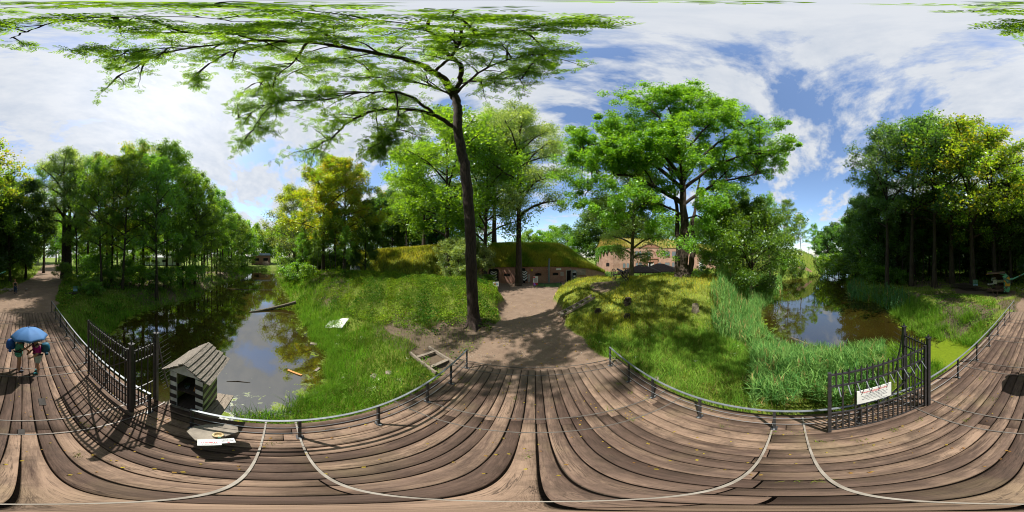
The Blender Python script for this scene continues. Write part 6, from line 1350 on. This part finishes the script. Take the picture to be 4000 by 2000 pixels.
def blades(rg, x, y, z, h, wd, col, bend=.35, seg2=True):
    n = len(x); a = rg.uniform(0, 2*PI, n); ca, sa = np.cos(a), np.sin(a); lean = rg.uniform(0, bend, n)*h; la = rg.uniform(0, 2*PI, n)
    B = np.stack([x, y, z], 1); sd = np.stack([ca, sa, 0*a], 1)*wd[:, None]*.5; ld = np.stack([np.cos(la)*lean, np.sin(la)*lean, h*np.sqrt(np.clip(1-(lean/h)**2*.6, .2, 1))], 1)
    mid = B+ld*np.array([.32, .32, .55]); tip = B+ld
    V = np.stack([B-sd, B+sd, mid+sd*.75, tip, mid-sd*.75], 1).reshape(-1, 3); k = np.arange(n)*5
    F = np.concatenate([np.stack([k, k+1, k+2, k+4], 1), np.stack([k+4, k+2, k+3, k+3], 1)])
    F4 = np.stack([k, k+1, k+2, k+4], 1); F3 = np.stack([k+4, k+2, k+3], 1); return V, F4, F3, np.repeat(col, 5, 0)
def blade_obj(name, parts, mat):
    V = []; Q = []; Tt = []; C = []; n = 0
    for v, f4, f3, c in parts: V.append(v); Q.append(f4+n); Tt.append(f3+n); C.append(c); n += len(v)
    V = np.concatenate(V); Q = np.concatenate(Q); Tt = np.concatenate(Tt); C = np.concatenate(C)
    me = bpy.data.meshes.new(name); me.vertices.add(len(V)); me.vertices.foreach_set('co', V.astype(np.float32).ravel())
    L = np.concatenate([Q.ravel(), Tt.ravel()]).astype(np.int32); me.loops.add(len(L)); me.loops.foreach_set('vertex_index', L)
    ls = np.concatenate([np.arange(len(Q))*4, len(Q)*4+np.arange(len(Tt))*3]).astype(np.int32); lt = np.concatenate([np.full(len(Q), 4), np.full(len(Tt), 3)]).astype(np.int32)
    me.polygons.add(len(ls)); me.polygons.foreach_set('loop_start', ls); me.polygons.foreach_set('loop_total', lt)
    A = me.color_attributes.new('c', 'FLOAT_COLOR', 'POINT'); A.data.foreach_set('color', np.hstack([C, np.ones((len(C), 1))]).astype(np.float32).ravel())
    me.update(calc_edges=True); me.materials.append(mat); return obj(name, me)
def gcol(rg, x, y, sd):
    """the grass's own colour by place: dry and yellow on the mounds, fresh by the water"""
    n = len(x); dry = smooth((7.5-seg(x, y, (6, 13), (14, 9))[0])/4); dry = np.maximum(dry, smooth((12-seg(x, y, (-37, 23), (-14, 32))[0])/5))
    fresh = smooth((5-sd)/4)*(1-dry*.6); lo = (.95+.38*wob(x, y, 2.3, 9)+.25*wob(x, y, 5.1, 4))[:, None]
    a = np.array([.15, .24, .025]); b = np.array([.52, .49, .06]); c = np.array([.17, .36, .035]); c2 = np.array([.05, .11, .015])
    pt = smooth(wob(x, y, .75, 3)*.9+.5)[:, None]; dry = dry[:, None]*(.45+.55*pt); fresh = fresh[:, None]
    col = a*(1-dry)+b*dry; col = col*(1-fresh)+c*fresh; t = rg.uniform(0, 1, n)[:, None]; col = col*(.55+.85*t)*np.clip(lo, .35, 1.6); col = np.where(rg.uniform(0, 1, n)[:, None] < .14, c2+0*col, col)
    straw = (rg.uniform(0, 1, n) < .07)[:, None]; return np.where(straw, np.array([.36, .28, .12]), col)
rg = np.random.default_rng(33)
parts = []
for (n, d0, d1, hh, wd) in ((210000, 2.6, 10, .26, .013), (230000, 8, 20, .22, .022), (110000, 18, 40, .34, .055), (30000, 38, 62, .5, .12)):
    x, y, d = scatter(rg, n, d0, d1, power=.75); sd = SD(x, y); ok = allowed(x, y) & (sd > .05)
    soil = (np.hypot(x+3.2, y-7.3) < 2.2) | (seg(x, y, (-7, 6.4), (-2, 6.0))[0] < .9) | (np.hypot(x-5.8, y-12.6) < 1.3)
    shade = ((seg(x, y, (7, -15), (16, -22))[0] < 7) | (seg(x, y, (-22, -20), (-46, -10))[0] < 14))
    ok &= ~(soil & (rg.uniform(0, 1, n) < .93)); ok &= ~(shade & (rg.uniform(0, 1, n) < .6)); ok &= (rg.uniform(0, 1, n) < smooth((.55-path_mask(x, y))*3))
    x, y, d, sd = x[ok], y[ok], d[ok], sd[ok]; tall = 1+.9*smooth((3.5-sd)/3)+.45*wob(x, y, 1.7, 2)+.35*wob(x, y, 4.3, 6); tall = np.clip(tall, .35, 3); h = hh*rg.uniform(.5, 1.35, len(x))*tall
    parts.append(blades(rg, x, y, HT(x, y)-.02, h, wd*rg.uniform(.7, 1.3, len(x)), gcol(rg, x, y, sd), .75))
x, y, d = scatter(rg, 90000, 25, 50, -85, -18, .8); ok = allowed(x, y) & (seg(x, y, (-45, 20), (-15, 32))[0] < 11.5); x, y = x[ok], y[ok]; parts.append(blades(rg, x, y, HT(x, y)-.03, .5*rg.uniform(.4, 1.3, len(x)), .075*rg.uniform(.6, 1.2, len(x)), gcol(rg, x, y, SD(x, y)), .8))
blade_obj('grass', parts, M['blade'])['kind'] = 'stuff'
# turf on the bunker and fort roofs
def roof_blades(rows, n, h, wd, cols):
    R_ = np.array(rows); a, b, _ = R_.shape; i = rg.uniform(0, a-1.001, n); j = rg.uniform(0, b-1.001, n); i0 = i.astype(int); j0 = j.astype(int); fi = (i-i0)[:, None]; fj = (j-j0)[:, None]
    P = R_[i0, j0]*(1-fi)*(1-fj)+R_[i0+1, j0]*fi*(1-fj)+R_[i0, j0+1]*(1-fi)*fj+R_[i0+1, j0+1]*fi*fj
    t = rg.uniform(0, 1, n)[:, None]; u = smooth(wob(P[:, 0], P[:, 1], .8, 5)*.9+.5)[:, None]; col = (np.array(cols[0])*(1-u)+np.array(cols[1])*u)*(.6+.8*t)
    return blades(rg, P[:, 0], P[:, 1], P[:, 2]-.03, h*rg.uniform(.5, 1.4, n), np.full(n, wd), col, .8)
pr = [roof_blades(BROWS, 80000, .55, .055, ((.16, .25, .028), (.36, .36, .05))), roof_blades(FROWS, 26000, .5, .10, ((.25, .24, .04), (.40, .31, .10))), roof_blades(LROWS, 14000, .6, .12, ((.16, .22, .03), (.34, .30, .07)))]
blade_obj('roof_turf', pr, M['blade'])['kind'] = 'stuff'
# leafy undergrowth on the left bank and elsewhere
def herbs(name, spec):
    VV = []; FF = []; CC = []; n0 = 0
    for (n, d0, d1, a0, a1, size, hmax, cond, cols) in spec:
        x, y, d = scatter(rg, n, d0, d1, a0, a1, .8); sd = SD(x, y); ok = allowed(x, y) & (sd > .2) & cond(x, y, sd); x, y = x[ok], y[ok]; m = len(x)
        if not m: continue
        hgt = rg.uniform(0, 1, m)**.7*hmax*(.65+.5*np.clip(wob(x, y, 1.9, 4), -1, 1)); P = np.stack([x, y, HT(x, y)+np.maximum(hgt, .02)], 1)
        t = rg.uniform(0, 1, m)[:, None]; u = smooth(wob(x, y, 1.1, 6)*.8+.5)[:, None]; col = (np.array(cols[0])*(1-u)+np.array(cols[1])*u)*(.4+1.1*t); col = np.where((rg.uniform(0, 1, m) < .06)[:, None], np.array([.30, .26, .05]), col)
        V, F, _ = leaves(rg, P, size, .9, .7); VV.append(V); FF.append(F+n0); CC.append(np.repeat(col, 4, 0)); n0 += len(V)
    me = mesh_np(name, np.concatenate(VV), np.concatenate(FF), M['herb'], 4, {'c': np.concatenate(CC)}); return tagk(obj(name, me), 'stuff')
gr = ((.045, .14, .016), (.20, .32, .026))
berm = lambda x, y, sd: (seg(x, y, (-7.5, 13.5), (-22, 8.5))[0] < 7.2) & (np.hypot(x+3.2, y-7.3) > 1.5)
herbs('undergrowth', [(100000, 8.2, 24, -75, -5, .10, .50, lambda x, y, sd: berm(x, y, sd) & (wob(x, y, 1.6, 8)+.5*wob(x, y, 4.1, 3)+rg.normal(size=len(x))*.25 > -.3), gr), (16000, 24, 60, -100, -60, .3, .9, lambda x, y, sd: sd > 1, gr), (30000, 12, 34, -170, -92, .16, .5, lambda x, y, sd: wob(x, y, .6, 2) > -.2, ((.06, .16, .02), (.18, .33, .04))),
    (14000, 9, 18, 125, 170, .09, .22, lambda x, y, sd: wob(x, y, 1.2, 3) > -.1, ((.08, .22, .02), (.18, .38, .04))), (16000, 16, 30, 50, 90, .12, .5, lambda x, y, sd: (sd > 1.5) & (seg(x, y, (11, 10), (16, 4))[0] > 3), ((.03, .08, .012), (.08, .15, .02))),
    (9000, 6, 12, 25, 75, .07, .07, lambda x, y, sd: wob(x, y, 1.4, 7) > .15, ((.24, .28, .03), (.30, .30, .04))), (5000, 24, 44, 125, 178, .25, .7, lambda x, y, sd: sd > 1, ((.03, .07, .012), (.06, .12, .015)))])
# tussocks of long grass along the canal shore, reeds on the pond side
def clumps_of(n, d0, d1, a0, a1, cond, per, spread, h, wd, cols, bend, sink=0.0, sdmin=-.3):
    x, y, d = scatter(rg, n, d0, d1, a0, a1, .8); sd = SD(x, y); ok = allowed(x, y) & (sd > sdmin) & cond(x, y, sd); x, y = x[ok], y[ok]; m = len(x); hc = rg.uniform(.7, 1.2, m); tn = rg.uniform(0, 1, m)
    k = rg.integers(per//2, per+per//2, m); i = np.repeat(np.arange(m), k); X = x[i]+rg.normal(size=len(i))*spread; Y = y[i]+rg.normal(size=len(i))*spread; Z = np.maximum(HT(X, Y), WZ-.2)-.03
    t = (tn[i]*.6+rg.uniform(0, .4, len(i)))[:, None]; col = (np.array(cols[0])*(1-t)+np.array(cols[1])*t)*(.7+.5*rg.uniform(0, 1, len(i))[:, None])
    okk = allowed(X, Y); X, Y, Z, col, i = X[okk], Y[okk], Z[okk], col[okk], i[okk]
    return blades(rg, X, Y, Z, h*hc[i]*rg.uniform(.6, 1.2, len(i)), wd*rg.uniform(.7, 1.3, len(i)), col, bend)
shore = lambda a, b: (lambda x, y, sd: (sd > a) & (sd < b))
G1 = ((.11, .28, .03), (.29, .47, .07)); G2 = ((.06, .16, .05), (.14, .27, .09))
tl = [clumps_of(900, 4.2, 12, -110, -60, shore(-.1, 2.4), 60, .13, .62, .014, G1, .95), clumps_of(1500, 10, 40, -100, -55, shore(-.2, 3.0), 26, .2, .7, .03, G1, .9),
      clumps_of(500, 38, 75, -100, -80, shore(-.3, 3.0), 16, .4, .9, .09, G1, .8), clumps_of(900, 7, 24, 122, 165, shore(-.2, 2.6), 34, .16, .8, .022, G1, .9),
      clumps_of(700, 3.2, 9, 28, 92, lambda x, y, sd: sd > 1.2, 26, .12, .42, .014, G1, .95), clumps_of(700, 11, 30, -170, -110, shore(-.2, 3), 22, .2, .6, .03, G1, .9)]
blade_obj('tall_grass', tl, M['blade'])['kind'] = 'stuff'
R1 = ((.07, .22, .055), (.26, .44, .12)); R2 = ((.07, .18, .08), (.14, .29, .13))
def reed(n, d0, d1, a0, a1, cond, h, lw, cols, nl=7, sdmin=-.6):
    x, y, d = scatter(rg, n, d0, d1, a0, a1, .85); sd = SD(x, y); ok = allowed(x, y) & (sd > sdmin) & cond(x, y, sd); x, y = x[ok], y[ok]; m = len(x); H = h*rg.uniform(.6, 1.15, m); z = np.maximum(HT(x, y), WZ-.3)
    t = rg.uniform(0, 1, m)[:, None]; col = np.array(cols[0])*(1-t)+np.array(cols[1])*t; col = np.where((rg.uniform(0, 1, m) < .07)[:, None], np.array([.40, .30, .13]), col); st = blades(rg, x, y, z, H, np.full(m, lw*.45), col*.9, .25)
    i = np.repeat(np.arange(m), nl); f = np.tile(np.linspace(.3, .95, nl), m); bz = z[i]+H[i]*f; L = H[i]*.32; L_ = blades(rg, x[i]+rg.normal(size=len(i))*.02, y[i]+rg.normal(size=len(i))*.02, bz, L*rg.uniform(.7, 1.2, len(i)), np.full(len(i), lw), col[i]*(.8+.4*rg.uniform(0, 1, len(i))[:, None]), 1.15)
    return [st, L_]
rp = reed(4200, 3.2, 9.5, 84, 131, lambda x, y, sd: (sd > -.55) & (wob(x, y, 2.2, 3) > -.5), .92, .021, R1, 11, -.9) + reed(5200, 8, 22, 62, 92, lambda x, y, sd: (sd > -.7) & (sd < 3.0+wob(x, y, 1.1, 2)), 1.35, .030, R1, 8) + reed(2600, 20, 60, 78, 112, shore(-.8, 3.5), 1.6, .08, R1, 5) + reed(1500, 16, 30, 118, 140, shore(-1.0, 2.2), 1.25, .06, R2, 6)
blade_obj('reeds', rp, M['blade'])['kind'] = 'stuff'
# weeds in the gaps of the deck
x = []; 
for (px, py) in ((1990, 1500), (2010, 1560), (1800, 1480), (1830, 1500), (2440, 1480), (2420, 1500), (2460, 1535), (2530, 1560), (2380, 1600), (2470, 1640), (3020, 1690), (3115, 1690), (3225, 1725), (3370, 1720), (3590, 1640), (3500, 1680), (2820, 1665), (2780, 1600), (3190, 1880), (1068, 1732), (3780, 1640), (3830, 1480), (3700, 1560), (340, 1660), (310, 1780), (3880, 1560), (2060, 1780), (2700, 1560), (2600, 1500)):
    a, b = gp(px, py, 0); m = 26; x.append((a+rg.normal(size=m)*.035, b+rg.normal(size=m)*.06))
X = np.concatenate([a for a, b in x]); Y = np.concatenate([b for a, b in x]); m = len(X); t = rg.uniform(0, 1, m)[:, None]
blade_obj('deck_weeds', [blades(rg, X, Y, np.full(m, -.01), .07*rg.uniform(.4, 1.3, m), np.full(m, .010), np.array([.12, .22, .03])*(1-t)+np.array([.32, .34, .05])*t, 1.0)], M['blade'])['kind'] = 'stuff'
def weeds():
    VV = []; FF = []; CC = []; n0 = 0; st = []
    def add(P, size, col, up_=.6):
        nonlocal n0
        V, F, _ = leaves(rg, P, size, up_, .5); VV.append(V); FF.append(F+n0); CC.append(np.repeat(col, 4, 0)); n0 += len(V)
    for n, d0, d1, a0, a1, h in ((900, 8, 24, -75, -8, .75), (420, 4, 14, -100, -12, .55), (260, 4.5, 16, 22, 80, .45), (240, 6, 16, 120, 168, .5), (420, 9, 26, -170, -115, .6), (160, 9, 22, -60, -15, .7)):
        x, y, d = scatter(rg, n, d0, d1, a0, a1, .9); sd = SD(x, y); ok = allowed(x, y) & (sd > .4) & (wob(x, y, 1.4, 5) > -.1) & (np.hypot(x+3.2, y-7.3) > 1.2); x, y = x[ok], y[ok]; m = len(x)
        k = 26; i = np.repeat(np.arange(m), k); f = rg.uniform(0, 1, m*k); hh = h*rg.uniform(.4, 1.3, m); r = .10+.10*np.sin(PI*f); P = np.stack([x[i]+rg.normal(size=m*k)*r*.8, y[i]+rg.normal(size=m*k)*r*.8, HT(x, y)[i]+hh[i]*(.15+.85*f)], 1)
        t = rg.uniform(0, 1, m)[i][:, None]*.7+rg.uniform(0, .3, m*k)[:, None]; col = np.array([.04, .13, .018])*(1-t)+np.array([.22, .33, .05])*t; add(P, .085+.0*f, col)
        w_ = rg.uniform(0, 1, m) < .14; j = np.repeat(np.where(w_)[0], 9); 
        if len(j): add(np.stack([x[j]+rg.normal(size=len(j))*.06, y[j]+rg.normal(size=len(j))*.06, HT(x, y)[j]+hh[j]*1.15], 1), .03, np.tile(np.array([.7, .7, .6]), (len(j), 1)), 2)
    tagk(obj('weeds', mesh_np('weeds', np.concatenate(VV), np.concatenate(FF), M['herb'], 4, {'c': np.concatenate(CC)})), 'stuff')
weeds()
# leaf litter
def litter():
    n = 2600; x, y, d = scatter(rg, n, 2, 16, power=.9); x2, y2, _ = scatter(rg, 900, 1, 6); on = (np.abs(x2-.13) < 2.6) & (y2 > -6) & (y2 < 5.1); x2, y2 = x2[on], y2[on]
    ok = ~((np.abs(x-.13) < 2.9) & (y > -12.4) & (y < 5.35)) & (SD(x, y) > .3); x, y = x[ok], y[ok]
    P = np.concatenate([np.stack([x, y, HT(x, y)+.05], 1), np.stack([x2, y2, np.full(len(x2), .016)], 1)[:260]]); sz = np.concatenate([np.full(len(x), .07), np.full(min(260, len(x2)), .04)])
    V, F, _ = leaves(rg, P, sz, 3.0, .8); c = rg.uniform(0, 1, len(P))[:, None]; col = np.array([.42, .34, .05])*(1-c)+np.array([.30, .15, .06])*c
    tagk(obj('leaf_litter', mesh_np('leaf_litter', V, F, M['herb'], 4, {'c': np.repeat(col, 4, 0)})), 'stuff')
litter()
def gravel():
    n = 5200; x, y, d = scatter(rg, n, 5.3, 24, -30, 26, .9); x2, y2, _ = scatter(rg, 2600, 12.3, 30, 172, 200, .9); x = np.concatenate([x, x2]); y = np.concatenate([y, y2])
    ok = (path_mask(x, y) > .35) & (wob(x, y, 1.5, 2)+rg.normal(size=len(x))*.4 > -.1) & ((y > 5.4) | (y < -12.4)); x, y = x[ok], y[ok]; m = len(x); s = (.012+.03*rg.uniform(0, 1, m)**3)[:, None, None]
    O = np.array([[1, 0, 0], [0, 1, 0], [-1, 0, 0], [0, -1, 0], [0, 0, .7], [0, 0, -.7]])[None]*rg.uniform(.6, 1.2, (m, 6, 3)); V = (O*s+np.stack([x, y, HT(x, y)+.008], 1)[:, None, :]).reshape(-1, 3)
    f = np.array([[0, 1, 4], [1, 2, 4], [2, 3, 4], [3, 0, 4], [1, 0, 5], [2, 1, 5], [3, 2, 5], [0, 3, 5]]); F = (f[None]+(np.arange(m)*6)[:, None, None]).reshape(-1, 3)
    t = rg.uniform(0, 1, m)[:, None]; col = np.array([.14, .11, .09])*(1-t)+np.array([.42, .37, .31])*t
    tagk(obj('gravel', mesh_np('gravel', V, F, M['grit'], 3, {'c': np.repeat(col, 6, 0)})), 'stuff')
M['grit'] = col_leaf_mat('grit', .0)
gravel()
def ivy():
    t = thing('ivy', 'dark green ivy hanging over the rounded left corner of the fort', 'climber'); n = 9000; u = rg.uniform(0, 5.2, n); i = np.minimum(u.astype(int), len(FW)-2); f = (u-i)[:, None]
    W = np.array([[p.x, p.y] for p in FW]); P = W[i]*(1-f)+W[i+1]*f; T_ = np.array(FT); zt = T_[i]*(1-f[:, 0])+T_[i+1]*f[:, 0]; drop = (5.8*np.exp(-u/1.3)+1.1)*(.8+.35*np.sin(u*9)); z = zt+.5-rg.uniform(0, 1, n)**1.2*drop
    nrm = -P/np.linalg.norm(P, axis=1, keepdims=True); Q = np.concatenate([P+nrm*rg.uniform(.05, .45, n)[:, None], z[:, None]], 1); V, F, A = leaves(rg, Q, .34, .2, .8); obj('foliage', mesh_np('ivy_foliage', V, F, M['leaf_green'], 4, {'v': A}), t)
ivy()
